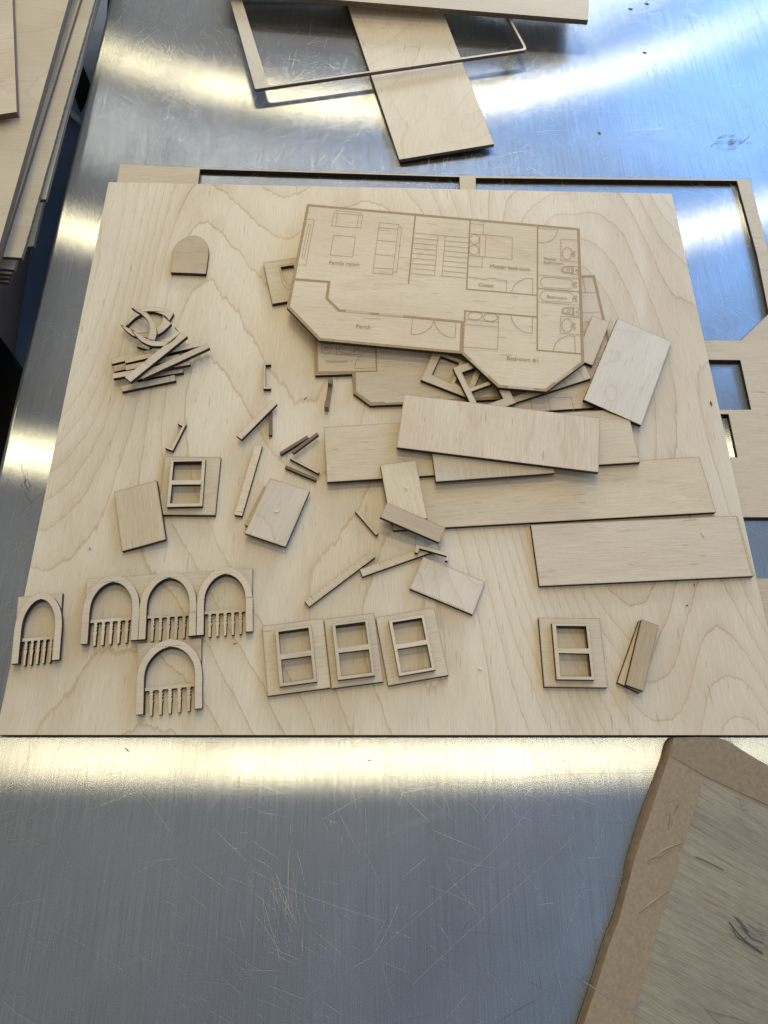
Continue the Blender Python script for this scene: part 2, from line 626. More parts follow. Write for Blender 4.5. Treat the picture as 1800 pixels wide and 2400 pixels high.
class Draw:
    """engraving on a piece: bands, fine lines and words, laid a hair above its face"""
    def __init__(self, o):
        self.o, self.fr = o, FR[o.name]
        self.z = self.fr.th + 0.00008
        self.step = 0.0000025
        self.sets = {}

    def bm(self, key):
        if key not in self.sets:
            self.sets[key] = bmesh.new()
        return self.sets[key]

    def line(self, pts, w=0.00030, key='drawing_line', closed=False, curve=False):
        p = [self.fr.loc(q) for q in pts]
        if curve:
            p = smooth(p, 7, closed)
        ribbon(self.bm(key), p, w, self.z, closed)
        self.z += self.step

    def ell(self, c, rx, ry, z=None, w=0.00034):
        """ellipse given by centre and half sizes in photo pixels"""
        pts = [(c[0] + rx * math.cos(a), c[1] + ry * math.sin(a)) for a in [i * math.tau / 28 for i in range(28)]]
        self.line(pts, w, closed=True)

    def text(self, s, a, b, label=None):
        A, B = self.fr.loc(a), self.fr.loc(b)
        cu = bpy.data.curves.new('lettering', 'FONT')
        cu.body = s
        cu.offset = 0.0
        to = bpy.data.objects.new('lettering', cu)
        COL.objects.link(to)
        bpy.context.view_layer.update()
        dg = bpy.context.evaluated_depsgraph_get()
        me = bpy.data.meshes.new_from_object(to.evaluated_get(dg))
        bpy.data.objects.remove(to)
        xs = [v.co.x for v in me.vertices]
        x0, x1 = min(xs), max(xs)
        u = (B - A)
        k = u.length / (x1 - x0)
        u.normalize()
        v = Vector((-u.y, u.x))
        for q in me.vertices:
            p = A + u * ((q.co.x - x0) * k) + v * (q.co.y * k * 1.02)
            q.co = (p.x, p.y, self.z)
        self.z += self.step
        me.materials.clear()
        o = link('room_name', me, [M_LINE], self.o)
        return o

    def done(self):
        for key, bm in self.sets.items():
            me = bpy.data.meshes.new(key)
            bm.to_mesh(me)
            bm.free()
            m = {'wall_band': M_ENGR, 'window_stripe': M_CREAM}.get(key, M_LINE)
            link(key, me, [m], self.o)


def ticks(o, a, b, ts, side, ln=0.0011, w=0.00028):
    """little laser nicks along the edge a->b of a piece"""
    fr = FR[o.name]
    A, B = fr.loc(a), fr.loc(b)
    u = (B - A).normalized()
    v = Vector((-u.y, u.x)) * side
    bm = bmesh.new()
    for i, t in enumerate(ts):
        p = A.lerp(B, t)
        ribbon(bm, [p + v * 0.0001, p + v * (ln * random.uniform(0.6, 1.2)) + u * random.uniform(-1, 1) * 0.0001], w, fr.th + 0.00006)
    me = bpy.data.meshes.new('laser_nicks')
    bm.to_mesh(me)
    bm.free()
    link('laser_nicks', me, [M_LINE], o)


def empty(name, label, cat, loc, group=None):
    e = bpy.data.objects.new(name, None)
    e.empty_display_size = 0.02
    COL.objects.link(e)
    e.location = loc
    tag(e, label, cat, group)
    bpy.context.view_layer.update()
    return e


# ================================================================== SETTING
def box(bm, x0, x1, y0, y1, z0, z1):
    m = Matrix.Translation(((x0 + x1) / 2, (y0 + y1) / 2, (z0 + z1) / 2)) @ Matrix.Diagonal((x1 - x0, y1 - y0, z1 - z0, 1))
    return bmesh.ops.create_cube(bm, size=1.0, matrix=m)


bm = bmesh.new()
box(bm, -3, 3, -2, 4, -0.40, -0.35)
me = bpy.data.meshes.new('floor')
bm.to_mesh(me)
bm.free()
tag(link('floor', me, [M_FLOOR]), kind='structure')

# steel work table
TX = -0.2682
bm = bmesh.new()
box(bm, TX, 1.35, -0.7, 1.7, -0.035, 0.0)
ed = [e for e in bm.edges if all(abs(v.co.z) < 1e-6 for v in e.verts) or (abs(e.verts[0].co.z - e.verts[1].co.z) > 0.01)]
bmesh.ops.bevel(bm, geom=ed, offset=0.0035, segments=5, profile=0.5, affect='EDGES')
me = bpy.data.meshes.new('metal_table')
bm.to_mesh(me)
bm.free()
for p in me.polygons:
    p.use_smooth = abs(p.normal.z) < 0.999
table = tag(link('metal_table', me, [M_STEEL]), 'scratched brushed steel table top under all the plywood', 'table')


def scratch_mesh(n, rng, lmin, lmax, w, seed):
    rnd = random.Random(seed)
    bm = bmesh.new()
    z = 0.00003
    cl = [(rnd.uniform(rng[0], rng[1]), rnd.uniform(rng[2], rng[3]), rnd.uniform(0, math.pi), rnd.uniform(0.008, 0.04)) for _ in range(100)]
    for i in range(n):
        if rnd.random() < 0.7:
            c = rnd.choice(cl)
            x, y, a = rnd.gauss(c[0], c[3]), rnd.gauss(c[1], c[3]), rnd.gauss(c[2], 0.22)
        else:
            x, y, a = rnd.uniform(rng[0], rng[1]), rnd.uniform(rng[2], rng[3]), rnd.uniform(0, math.pi)
        L = rnd.uniform(lmin, lmax) * rnd.random() ** 0.6
        k = rnd.gauss(0, 5)
        pts = []
        m = 9
        for j in range(m + 1):
            pts.append(Vector((x, y)))
            x += math.cos(a) * L / m
            y += math.sin(a) * L / m
            a += k * L / m
        if any(p.x < TX + 0.004 or p.x > 1.3 for p in pts):
            continue
        ww = w * rnd.uniform(0.4, 1.2)
        # taper: build as a ribbon with pointed ends
        vs = []
        for j, p in enumerate(pts):
            d = (pts[min(j + 1, m)] - pts[max(j - 1, 0)]).normalized()
            nn = Vector((-d.y, d.x)) * ww / 2 * (math.sin(math.pi * (j + 0.3) / (m + 0.6)) ** 0.5)
            vs.append((bm.verts.new((p.x + nn.x, p.y + nn.y, z)), bm.verts.new((p.x - nn.x, p.y - nn.y, z))))
        for j in range(m):
            bm.faces.new((vs[j][0], vs[j][1], vs[j + 1][1], vs[j + 1][0]))
        z += 0.0000004
    me = bpy.data.meshes.new('scratches')
    bm.to_mesh(me)
    bm.free()
    return me


tag(link('scratches', scratch_mesh(5200, (-0.27, 0.42, -0.17, 0.75), 0.004, 0.038, 0.00010, 3), [M_SCR], table), kind='stuff')
tag(link('dark_scratches', scratch_mesh(420, (-0.27, 0.42, -0.17, 0.75), 0.004, 0.045, 0.00011, 9), [M_SCRD], table), kind='stuff')

# long single scratches that can be picked out
Pt = Plane(0.0)
zz = 0.0003
for pts, w in (([(900, 1815), (960, 1832), (1060, 1836), (1200, 1828), (1330, 1815), (1540, 1811)], 0.00016),
               ([(965, 2308), (1080, 2200), (1200, 2090), (1290, 2010), (1345, 1960)], 0.00022),
               ([(900, 2215), (1010, 2120), (1160, 1990), (1280, 1850)], 0.00018),
               ([(1290, 2290), (1350, 2120), (1410, 1950), (1430, 1880)], 0.00016),
               ([(90, 2172), (160, 2195), (240, 2240), (290, 2275)], 0.0003),
               ([(30, 1830), (90, 1880), (150, 2000), (170, 2035)], 0.00022),
               ([(310, 1840), (350, 1880), (400, 1950)], 0.0003),
               ([(590, 1700 + 340), (720, 2100), (900, 2160)], 0.0002),
               ([(1280, 258), (1400, 262), (1530, 268)], 0.0002),
               ([(1560, 290), (1650, 278), (1710, 270)], 0.00018),
               ([(1575, 456), (1660, 430), (1800, 408)], 0.0002)):
    q = smooth([Pt.at(*p).to_2d() for p in pts], 6)
    bm = bmesh.new()
    ribbon(bm, q, w * 0.4, zz)
    zz += 0.000003
    me = bpy.data.meshes.new('long_scratch')
    bm.to_mesh(me)
    bm.free()
    link('long_scratch', me, [M_SCR], table)


def smear(name, c, rx, ry, n, mat, seed, parent, zt=0.0006, plane=Pt, L=0.5, wd=0.0005, ang=0.5, spread=0.35):
    """cluster of short dark smears"""
    rnd = random.Random(seed)
    bm = bmesh.new()
    z = zt
    for i in range(n):
        p = (c[0] + rnd.gauss(0, rx * 0.45), c[1] + rnd.gauss(0, ry * 0.45))
        a = rnd.gauss(ang, spread)
        l = rnd.uniform(0.2, 1) * L * rx
        pts = [(p[0] - math.cos(a) * l / 2, p[1] - math.sin(a) * l / 2), (p[0], p[1] + rnd.uniform(-2, 2)),
               (p[0] + math.cos(a) * l / 2, p[1] + math.sin(a) * l / 2)]
        q = smooth([plane.at(*k).to_2d() for k in pts], 4)
        ribbon(bm, q, wd * rnd.uniform(0.3, 1.1), z)
        z += 0.000002
    me = bpy.data.meshes.new(name)
    bm.to_mesh(me)
    bm.free()
    return link(name, me, [mat], parent)


smear('dark_smear', (1710, 332), 45, 18, 34, plain('tar_smear', (0.10, 0.075, 0.05), 0.5), 4, table, ang=-0.15)
smear('dark_smear', (62, 1132), 10, 34, 10, plain('grey_smear', (0.12, 0.12, 0.11), 0.5), 5, table, ang=1.3, L=2.2)

# ------------------------------------------------------------------ cut-out sheet under the big one
CUT = 0.0031
piece('cutout_sheet', 'laser cut leftover sheet with big openings lying under the large plywood sheet', 'plywood sheet',
      [(281, 384), (500, 394.5), (1077, 411.5), (1757, 420), (1802, 593), (1890, 930), (2050, 1560), (80, 1560)], z=CUT,
      holes=[[(469, 396.5), (1077, 415), (1079, 500), (455, 500)],
             [(1115, 417), (1727, 424), (1775, 600), (1802, 735), (1737, 797.5), (1120, 797)],
             [(1560, 842), (1735, 844), (1760.5, 960), (1560, 960)],
             [(1600, 970.7), (1707.5, 970.7), (1728.6, 1071.7), (1600, 1071.7)],
             [(1560, 1211.5), (1925, 1213), (1965, 1357), (1560, 1353)]],
      mat=M_PLY, burn=0.0007, xpx=((469, 396), (1077, 415)))

# ------------------------------------------------------------------ the big sheet
big = piece('plywood_sheet', 'large pale birch plywood sheet in the middle carrying the cut pieces', 'plywood sheet',
            [(253, 427), (1573, 454), (1857, 1727), (-6, 1718)], z=SHEET, rect=True, mat=M_SHEET,
            edge=edge_mat('sheet_edge', dark=(0.07, 0.055, 0.042), mid=(0.25, 0.20, 0.15)), burn=0.0,
            xpx=((-6, 1718), (1857, 1727)))

# ------------------------------------------------------------------ top of the picture
Pplank = Plane(tri=[(811, 5, 0.0045), (1158, 337.5, 0.0055), (936, 374, 0.0040)])
piece('plywood_plank', 'pale plank with wavy grain lying under the thin frame at the top', 'plank',
      [(790, -60), (1010, -45), (1158, 337.5), (936, 374)], plane=Pplank, mat=M_PALE,
      edge=edge_mat('plank_edge', dark=(0.09, 0.055, 0.03), mid=(0.25, 0.16, 0.09)), burn=0.0005, th=0.0030,
      xpx=((790, -60), (1010, -45)))
Pframe = Plane(tri=[(597.7, 208, 0.0098), (1234, 116, 0.0112), (900, 0, 0.0100)])
piece('open_frame', 'thin open plywood frame with one wide side lying across the plank', 'frame',
      [(528, -40), (597.7, 208), (601, 208.5), (1230, 117.5), (1234, 114), (1231, 106), (1150, -45)], plane=Pframe,
      holes=[[(556, -35), (628, 196), (630, 199.5), (634, 200.5), (1224, 114), (1227, 112), (1226.5, 108), (1145, -40)]],
      mat=M_PALE, edge=M_EDGE_L, burn=0.0004, th=0.003, xpx=((597, 208), (1234, 116)))
piece('plywood_board', 'plywood board reaching in over the plank at the top edge', 'board',
      [(520, -22), (1378.5, 47), (1384, -60), (530, -130)], z=0.0175, mat=M_STACK, edge=M_EDGE_L, burn=0.0, th=0.0045,
      xpx=((520, -22), (1378, 47)))

# ------------------------------------------------------------------ stack on the left
SG = 'plywood sheets stacked at the left'
E_ST = edge_mat('stack_edge', dark=(0.06, 0.032, 0.017), mid=(0.27, 0.165, 0.09))
piece('plywood_sheet', 'pale narrow board topmost of the left stack in the corner', 'plywood sheet',
      [(-300, 290), (0, 268), (39, 262), (29, 0), (27, -120), (-300, -120)], z=0.052, mat=M_PLY, edge=E_ST, burn=0, group=SG,
      xpx=((0, 268), (39, 262)), th=0.005)
for k in range(3):
    piece('plywood_sheet', ('wide sheet with long wavy grain lying just under the corner board',
                            'second wide sheet of the flush bundle in the left stack',
                            'third wide sheet, lowest of the flush bundle in the left stack')[k], 'plywood sheet',
          [(-300, 1100), (-54 + k * 2.3, 760), (161 + k * 2, 0 + k), (197 + k * 2, -120), (-300, -120)], z=0.044 - k * 0.0034,
          mat=M_STACK, edge=E_ST, burn=0, group=SG, xpx=((-100, 760), (161, 760)), th=0.003)
piece('plywood_sheet', 'dark edged sheet sticking out a little below the flush bundle', 'plywood sheet',
      [(-300, 1100), (-30, 700), (188, 0), (225, -120), (-300, -120)], z=0.030, mat=M_TAN, edge=E_ST, burn=0, group=SG,
      xpx=((-100, 760), (161, 760)))
piece('plywood_sheet', 'tan sheet with ragged right edge ending above the dark box', 'plywood sheet',
      [(-300, 615), (0, 601), (50, 604), (58, 580), (222, 0), (256, -120), (-300, -120)], z=0.026, mat=M_STACK, edge=E_ST, burn=0,
      group=SG, jagged=0.00016, xpx=((-100, 604), (50, 604)))
piece('plywood_sheet', 'narrow strip of sheet showing right of the ragged edge', 'plywood sheet',
      [(-300, 480), (93, 467), (107, 467), (160, 260), (229, 0), (262, -120), (-300, -120)], z=0.018, mat=M_STACK, edge=E_ST, burn=0,
      group=SG, xpx=((93, 467), (107, 467)))
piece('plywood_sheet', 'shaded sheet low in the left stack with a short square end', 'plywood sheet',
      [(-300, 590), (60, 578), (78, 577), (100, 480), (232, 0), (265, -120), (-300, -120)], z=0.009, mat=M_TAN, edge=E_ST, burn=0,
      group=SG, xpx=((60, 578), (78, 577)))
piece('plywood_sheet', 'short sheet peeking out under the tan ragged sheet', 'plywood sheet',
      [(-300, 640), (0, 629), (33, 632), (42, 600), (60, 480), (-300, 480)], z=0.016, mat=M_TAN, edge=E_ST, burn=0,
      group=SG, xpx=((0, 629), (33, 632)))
for k in range(3):
    piece('plywood_sheet', ('broken looking sheet end near the bottom of the left stack',
                            'brown sheet end second from the bottom of the left stack',
                            'lowest brown sheet end of the left stack')[k], 'plywood sheet',
          [(-300, 655 + k * 12), (0, 640 + k * 10), (27 - k * 4, 642 + k * 10), (40, 560), (-300, 560)], z=0.0065 - k * 0.006,
          mat=M_TAN, edge=E_ST, burn=0, group=SG, xpx=((0, 640), (27, 642)))
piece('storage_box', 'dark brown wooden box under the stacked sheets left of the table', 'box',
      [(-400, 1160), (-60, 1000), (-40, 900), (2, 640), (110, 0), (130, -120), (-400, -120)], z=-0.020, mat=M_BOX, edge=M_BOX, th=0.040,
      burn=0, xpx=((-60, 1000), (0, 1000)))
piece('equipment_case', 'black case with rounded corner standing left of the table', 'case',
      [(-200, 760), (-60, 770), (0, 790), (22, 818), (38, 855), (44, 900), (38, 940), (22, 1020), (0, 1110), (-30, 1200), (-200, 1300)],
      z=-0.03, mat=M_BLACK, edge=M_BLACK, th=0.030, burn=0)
piece('side_shelf', 'slate blue lower shelf in the gap left of the steel table', 'shelf',
      [(-700, 2600), (-250, 2600), (1, 1200), (246, 100), (268, -250), (-700, -250)], z=-0.0605, mat=plain('slate_paint', (0.22, 0.31, 0.46), 0.4, var=0.25, scale=9.0),
      edge=M_BLACK, th=0.02, burn=0)
piece('dark_gap_patch', 'flat black patch standing in for the dark opening between stack and table', 'panel',
      [(192, 146), (215, 205), (188, 262), (171, 214)], z=-0.0592, mat=M_BLACK, edge=M_BLACK, th=0.001, burn=0)  # thin black sheet drawn as the darkness of an opening
piece('paper_scrap', 'crumpled white scrap on the shelf beside the steel table', 'paper',
      [(158, 262), (170, 258), (186, 274), (190, 288), (178, 284), (168, 274)], z=-0.0558, mat=M_PAPER, edge=M_PAPER, th=0.0045, burn=0)

# ================================================================== pieces on the big sheet
# ---- floor plans
def P1(*p):
    return Z(650, 450, 4.1475, *p)


def P2(*p):
    return Z(1000, 480, 4.1475, *p)


def P3(*p):
    return Z(950, 750, 3.318, *p)


def P4(*p):
    return Z(600, 750, 3.318, *p)


def P5(*p):
    return Z(1330, 600, 7.375, *p)


plan2_px = P4((445, 100), (460, 430), (748, 420), (758, 570), (888, 665)) + [(943.6, 947.3), (1172, 935), (1200, 968),
            (1395, 955), (1447, 880), (1418, 750), (1394.4, 644.2), (729, 667)]
plan2 = piece('floor_plan_board', 'partly hidden engraved floor plan with Washroom, under the other plan', 'floor plan',
              plan2_px, z=lvl(0), burn=0.0006, xpx=((729, 667), (1394, 644)))
d = Draw(plan2)
d.line(P4((462, 60), (472, 412), (763, 408), (768, 562), (892, 650), (1150, 640)) + P4((1500, 625), (1890, 605)), 0.0023, 'wall_band')
d.line([(729, 671), (1391, 647.5), (1415, 752), (1443, 880)], 0.0020, 'wall_band')
d.line(P4((930, 150), (938, 398), (770, 401)), 0.0011, 'wall_band')
d.line(P4((510, 195), (512, 240), (545, 268), (582, 240), (584, 195)), closed=False, curve=True)
d.line(P4((500, 185), (588, 190), (587, 196), (500, 191)), closed=True)
d.ell(P4((545, 222))[0], 5.2, 4.6)
d.ell(P4((545, 218))[0], 2.2, 1.8)
d.line(P4((622, 170), (625, 272), (798, 268), (796, 175)))
d.ell(P4((708, 228))[0], 21, 9.5)
d.line(P4((765, 378), (780, 320), (820, 270), (870, 240), (925, 235)), curve=True)
d.line(P4((765, 378), (930, 372)))
d.line(P5((258, 370), (318, 628)))
d.line(P5((200, 634), (490, 630)))
d.line(P5((200, 982), (565, 968)))
d.line(P5((200, 1142), (600, 1136)))
d.line(P5((470, 1778), (575, 1778)))
d.line(P5((455, 1850), (550, 1850)))
d.line(P3((1130, 705), (1110, 608), (1290, 600), (1312, 712)))
d.line(P3((973, 612), (986, 692)))
d.line(P3((880, 640), (975, 630)))
d.line(P3((325, 300), (333, 333), (395, 333)))
d.text('Washroom', *P4((540, 333), (709, 331)))
d.line(P4((1000, 640), (1150, 634)), 0.0009, 'window_stripe')
d.done()

plan1_px = P1((288, 116)) + P2((1488, 228)) + P3((1392, 335), (1095, 557), (722, 525), (437, 262)) + P1((405, 1443), (90, 1118))
plan1 = piece('floor_plan_board', 'engraved floor plan with Family room and bedrooms on top of the pile', 'floor plan',
              plan1_px, z=lvl(3), mat=M_PLY, burn=0.0, xpx=(plan1_px[0], plan1_px[1]))
d = Draw(plan1)
fr = d.fr


def inset_loop(pts, w):
    l = [fr.loc(p) for p in pts]
    s = 1 if area2(l) > 0 else -1
    out = []
    n = len(l)
    for i in range(n):
        a, b, c = l[i - 1], l[i], l[(i + 1) % n]
        d1, d2 = (b - a).normalized(), (c - b).normalized()
        n1, n2 = Vector((-d1.y, d1.x)) * s, Vector((-d2.y, d2.x)) * s
        m = (n1 + n2).normalized()
        out.append(b + m * (w / max(0.4, m.dot(n1))))
    return out


ribbon(d.bm('wall_band'), inset_loop(plan1_px, 0.00115), 0.0022, d.z, True)
d.z += d.step
WB = 'wall_band'
d.line(P1((160, 848), (503, 875), (481, 1035), (600, 1152), (1500, 1235)) + P2((365, 1141)), 0.0021, WB)
d.line(P1((1343, 208), (1275, 892)), 0.0012, WB)
d.line(P2((423, 145), (388, 820), (1078, 880)), 0.0011, WB)
d.line(P2((1078, 200), (1075, 1413), (1510, 1450)), 0.0012, WB)
d.line(P2((1080, 812), (1490, 847)), 0.0010, WB)
d.line(P2((1075, 1090), (373, 1032), (368, 1150)), 0.0013, WB)
d.line(P2((352, 1130), (338, 1440)), 0.0030, WB)
# window stripes in the walls
for a, b in ((P1((665, 1158)), P1((900, 1180))), (P1((988, 1188)), P1((1225, 1208))),
             (P3((514, 311)), P3((643, 438))), (P3((800, 521)), P3((998, 538))), (P3((1166, 485)), P3((1303, 387)))):
    A, B = fr.loc(a[0]), fr.loc(b[0])
    n_ = Vector((-(B - A).y, (B - A).x)).normalized()
    for s in (-1, 0, 1):
        ribbon(d.bm('window_stripe'), [A + n_ * s * 0.0006, B + n_ * s * 0.0006], 0.00036, d.z)
        d.z += d.step
# family room
d.line(P1((548, 203), (830, 227), (812, 352), (527, 328)), closed=True)
d.line(P1((585, 205), (568, 330)))
d.line(P1((790, 222), (773, 348)))
d.line(P1((570, 203), (573, 180), (817, 202), (813, 222)))
d.line(P1((547, 420), (760, 437), (732, 633), (515, 613)), closed=True)
d.line(P1((288, 265), (360, 270), (277, 712), (207, 707)))
d.line(P1((303, 315), (327, 317), (262, 638), (238, 635)), closed=True)
d.line(P1((992, 298), (1180, 315), (1120, 803), (928, 787)), closed=True)
for a, b in (((988, 345), (1172, 362)), ((973, 470), (1155, 487)), ((957, 608), (1138, 625)), ((935, 737), (1122, 750))):
    d.line(P1(a, b))
d.line(P1((1178, 338), (1210, 341), (1160, 780), (1125, 778)))
# stairs
for i in range(9):
    t = i / 8
    a = (1338 + (1297 - 1338) * t, 400 + (793 - 400) * t)
    b = (1562 + (1528 - 1562) * t, 420 + (812 - 420) * t)
    d.line(P1(a, b))
    a = (182 + (150 - 182) * t, 302 + (692 - 302) * t)
    b = (412 + (388 - 412) * t, 322 + (715 - 322) * t)
    d.line(P2(a, b))
d.line(P1((1562, 420), (1528, 812)))
d.line(P1((1562, 420), (1635, 427)))
d.line(P2((182, 302), (150, 692)))
# porch double door
d.line(P1((1313, 1233), (1300, 1385)))
d.line(P1((1300, 1385), (1370, 1382), (1440, 1355), (1495, 1310), (1525, 1250)), curve=True)
d.line(P2((73, 1128), (90, 1180), (125, 1230), (180, 1270), (230, 1290), (277, 1297)), curve=True)
d.line(P2((285, 1147), (277, 1297)))
# master bedroom
d.line(P2((425, 183), (553, 196), (550, 287)))
d.line(P2((420, 280), (575, 293), (833, 317), (830, 532), (570, 507), (412, 495)))
d.line(P2((520, 290), (512, 500)))
d.line(P2((577, 293), (567, 505)))
d.ell(P2((466, 336))[0], 11.3, 11.3)
d.ell(P2((460, 439))[0], 11.4, 11.6)
d.line(P2((543, 507), (537, 607), (405, 597)))
d.line(P2((400, 705), (490, 712)))
d.line(P2((485, 718), (590, 728)))
d.line(P2((583, 711), (683, 720)))
d.line(P2((683, 730), (777, 737), (773, 848)))
d.line(P2((1030, 870), (1033, 720), (1033, 720)))
d.line(P2((1033, 720), (970, 718), (900, 745), (850, 790), (823, 850)), curve=True)
# bathrooms
d.line(P2((1085, 230), (1275, 243)))
d.line(P2((1275, 243), (1255, 300), (1215, 345), (1160, 365), (1085, 367)), curve=True)
for oy, sx in ((0, 0), (0, 0)):
    pass
d.line(P2((1460, 345), (1303, 332), (1305, 540), (1465, 557)))
d.ell(P2((1365, 475))[0], 11.4, 14)
d.line(P2((1390, 481), (1430, 483)))
d.ell(P2((1431, 464))[0], 2.5, 2.5)
d.ell(P2((1433, 498))[0], 2.5, 2.5)
for ox, oy, sc in ((0, 0, 1), (5, 402, 1.05)):
    q = lambda *p: P2(*[(x + ox, 598 + (y - 598) * sc + oy) for x, y in p])
    d.line(q((1425, 600), (1468, 602), (1470, 678), (1425, 674)), closed=True)
    d.line(q((1409, 596), (1420, 597), (1422, 676), (1411, 674)), closed=True)
    d.line(q((1408, 600), (1360, 597), (1320, 608), (1308, 630), (1320, 652), (1360, 663), (1410, 668)), curve=True)
    d.line(q((1405, 608), (1365, 604), (1330, 614), (1320, 630), (1330, 646), (1365, 655), (1406, 660)), curve=True)
    d.ell(q((1376, 631))[0], 3.4, 3.0)
    d.ell(q((1453, 640))[0], 1.6, 1.6)
d.line(P2((1087, 685), (1475, 718)))
d.line(smooth_px := P2((1155, 706), (1270, 714), (1385, 725), (1418, 745), (1426, 775), (1415, 805), (1380, 820), (1265, 812),
                       (1150, 803), (1115, 785), (1106, 755), (1118, 722)), closed=True, curve=True)
d.line(P2((1405, 778), (1445, 780)))
d.ell(P2((1447, 762))[0], 2.5, 2.5)
d.ell(P2((1447, 798))[0], 2.5, 2.5)
d.line(P2((1155, 837), (1270, 845), (1385, 855), (1421, 876), (1430, 905), (1420, 935), (1385, 953), (1265, 945), (1150, 937),
          (1116, 917), (1106, 885), (1118, 853)), closed=True, curve=True)
d.line(P2((1408, 910), (1450, 912)))
d.ell(P2((1450, 893))[0], 2.6, 2.6)
d.ell(P2((1451, 932))[0], 2.6, 2.6)
d.line(P2((1087, 945), (1482, 978)))
d.line(P2((1487, 1098), (1303, 1083), (1298, 1250), (1490, 1267)))
d.ell(P2((1365, 1173))[0], 12.1, 16)
d.line(P2((1393, 1178), (1432, 1180)))
d.ell(P2((1435, 1160))[0], 2.6, 2.6)
d.ell(P2((1436, 1200))[0], 2.6, 2.6)
d.line(P2((1440, 1280), (1446, 1442)))
d.line(P2((1440, 1280), (1370, 1277), (1300, 1305), (1250, 1355), (1230, 1420)), curve=True)
# bedroom one
d.line(P2((702, 1067), (690, 1408), (358, 1382)))
d.line(P2((378, 1117), (697, 1143)))
d.line(P2((374, 1162), (694, 1190)))
d.ell(P2((470, 1080))[0], 17, 9.2)
d.ell(P2((620, 1095))[0], 17, 9.2)
d.line(P2((1030, 1097), (1027, 1250)))
d.line(P2((1027, 1250), (950, 1240), (880, 1195), (835, 1135), (820, 1078)), curve=True)
d.text('Family room', *P1((505, 702), (795, 722)))
d.text('Porch', *P1((768, 1322), (904, 1331)))
d.text('Master bedroom', *P2((617, 611), (1005, 645)))
d.text('Closet', *P2((508, 793), (652, 802)))
d.text('Master', *P2((1142, 535), (1265, 543)))
d.text('bathroom', *P2((1142, 572), (1328, 586)))
d.text('Bathroom', *P2((1172, 907), (1362, 923)))
d.text('Bedroom #1', *P2((780, 1508), (1083, 1531)))
d.done()

# ---- pieces peeking out from under the plan
Q = lambda *p: Z(600, 560, 8.295, *p)
lp = piece('arched_window_panel', 'panel with curved opening sticking out left from under the plans', 'wall panel',
           Q((140, 460), (950, 335), (1010, 1150), (317, 1263)), z=lvl(0),
           holes=[Q((478, 545), (728, 507), (760, 640), (735, 770), (665, 908), (620, 880), (575, 830), (535, 760), (505, 660))],
           xpx=(Q((140, 460))[0], Q((950, 335))[0]))
d = Draw(lp)
d.line(Q((780, 465), (440, 520), (510, 845), (535, 900), (590, 960), (650, 1003)), 0.00028)
d.done()
FG = 'loose window frames under the plan'
piece('window_frame', 'loose two-pane frame half under the plan, lying flat and leftmost', 'window frame',
      P3((120, 465), (225, 225), (600, 380), (500, 612)), z=lvl(1), mat=M_PLY, group=FG,
      holes=[P3((275, 280), (418, 332), (352, 492), (207, 425)), P3((450, 345), (545, 382), (475, 545), (385, 490))],
      xpx=P3((120, 465), (500, 612)))
piece('window_frame', 'loose tilted two-pane frame between the flat frame and the plan corner', 'window frame',
      P3((370, 372), (672, 262), (860, 645), (558, 755)), z=lvl(2), mat=M_PLY, group=FG,
      holes=[P3((440, 408), (627, 340), (687, 462), (500, 530)), P3((513, 557), (700, 489), (760, 611), (573, 679))],
      xpx=P3((370, 372), (558, 755)))
rp = piece('window_frame', 'long frame piece with seams poking out below the bedroom corner', 'window frame',
           P3((1395, 355), (1448, 452), (785, 665), (680, 652), (768, 620), (722, 530), (790, 510), (822, 602), (1060, 520), (1300, 395)),
           z=lvl(1), mat=M_PLY, group=FG, xpx=P3((785, 665), (1448, 452)))
d = Draw(rp)
d.line(P3((1345, 385), (1392, 468)), 0.0003)
d.line(P3((1232, 468), (1256, 512)), 0.0003)
d.done()
piece('small_panel', 'small ragged card wedged between the plan edge and the big tilted card', 'plywood piece',
      P5((425, 1035), (738, 1138), (435, 1888), (120, 1785)), z=lvl(1), mat=M_PLYV, jagged=0.00015,
      xpx=P5((120, 1785), (435, 1888)))
piece('rectangular_panel', 'large tilted card at the right lying over the plans', 'plywood piece',
      Z(1300, 600, 3.318, (492, 497), (920, 658), (670, 1308), (217, 1120)), rect=True, mat=M_PALE,
      plane=Plane(tri=[(*Z(1300, 600, 3.318, (492, 497))[0], lvl(1)), (*Z(1300, 600, 3.318, (217, 1120))[0], lvl(2)), (*Z(1300, 600, 3.318, (920, 658))[0], lvl(0))]),
      xpx=Z(1300, 600, 3.318, (217, 1120), (670, 1308)), jagged=0.0001)

# ---- big wall panels
piece('wall_panel', 'topmost long panel crossing the pile below the plan', 'wall panel',
      [(947.2, 924.2), (1406.6, 979), (1403, 1107), (930, 1048.4)], z=lvl(3), mat=M_PLYV, xpx=((930, 1048), (1403, 1107)))
piece('wall_panel', 'short panel peeking out under the topmost long panel', 'wall panel',
      [(1005, 1012), (1284, 990), (1300.2, 1108.7), (1021.7, 1128.8)], z=lvl(2), mat=M_PLYV, xpx=((1021, 1128), (1300, 1108)))
piece('wall_panel', 'wide panel left of and behind the crossing panel', 'wall panel',
      [(758.8, 1001), (1470, 958), (1501, 1083), (766.7, 1129.8)], z=lvl(1), mat=M_PLY, xpx=((766, 1129), (1501, 1083)))
piece('wall_panel', 'longest panel running below the pile to the right', 'wall panel',
      [(910, 1116), (1639, 1070), (1678, 1200.4), (921, 1243)], z=lvl(0), mat=M_PLY, xpx=((921, 1243), (1678, 1200)))
np_ = piece('wall_panel', 'bottom right panel reaching the sheet edge', 'wall panel',
            Z(1200, 1200, 2.765, (122, 84), (1462, 24), (1568, 415), (178, 480)), z=lvl(0), mat=M_PLY,
            xpx=Z(1200, 1200, 2.765, (178, 480), (1568, 415)))
d = Draw(np_)
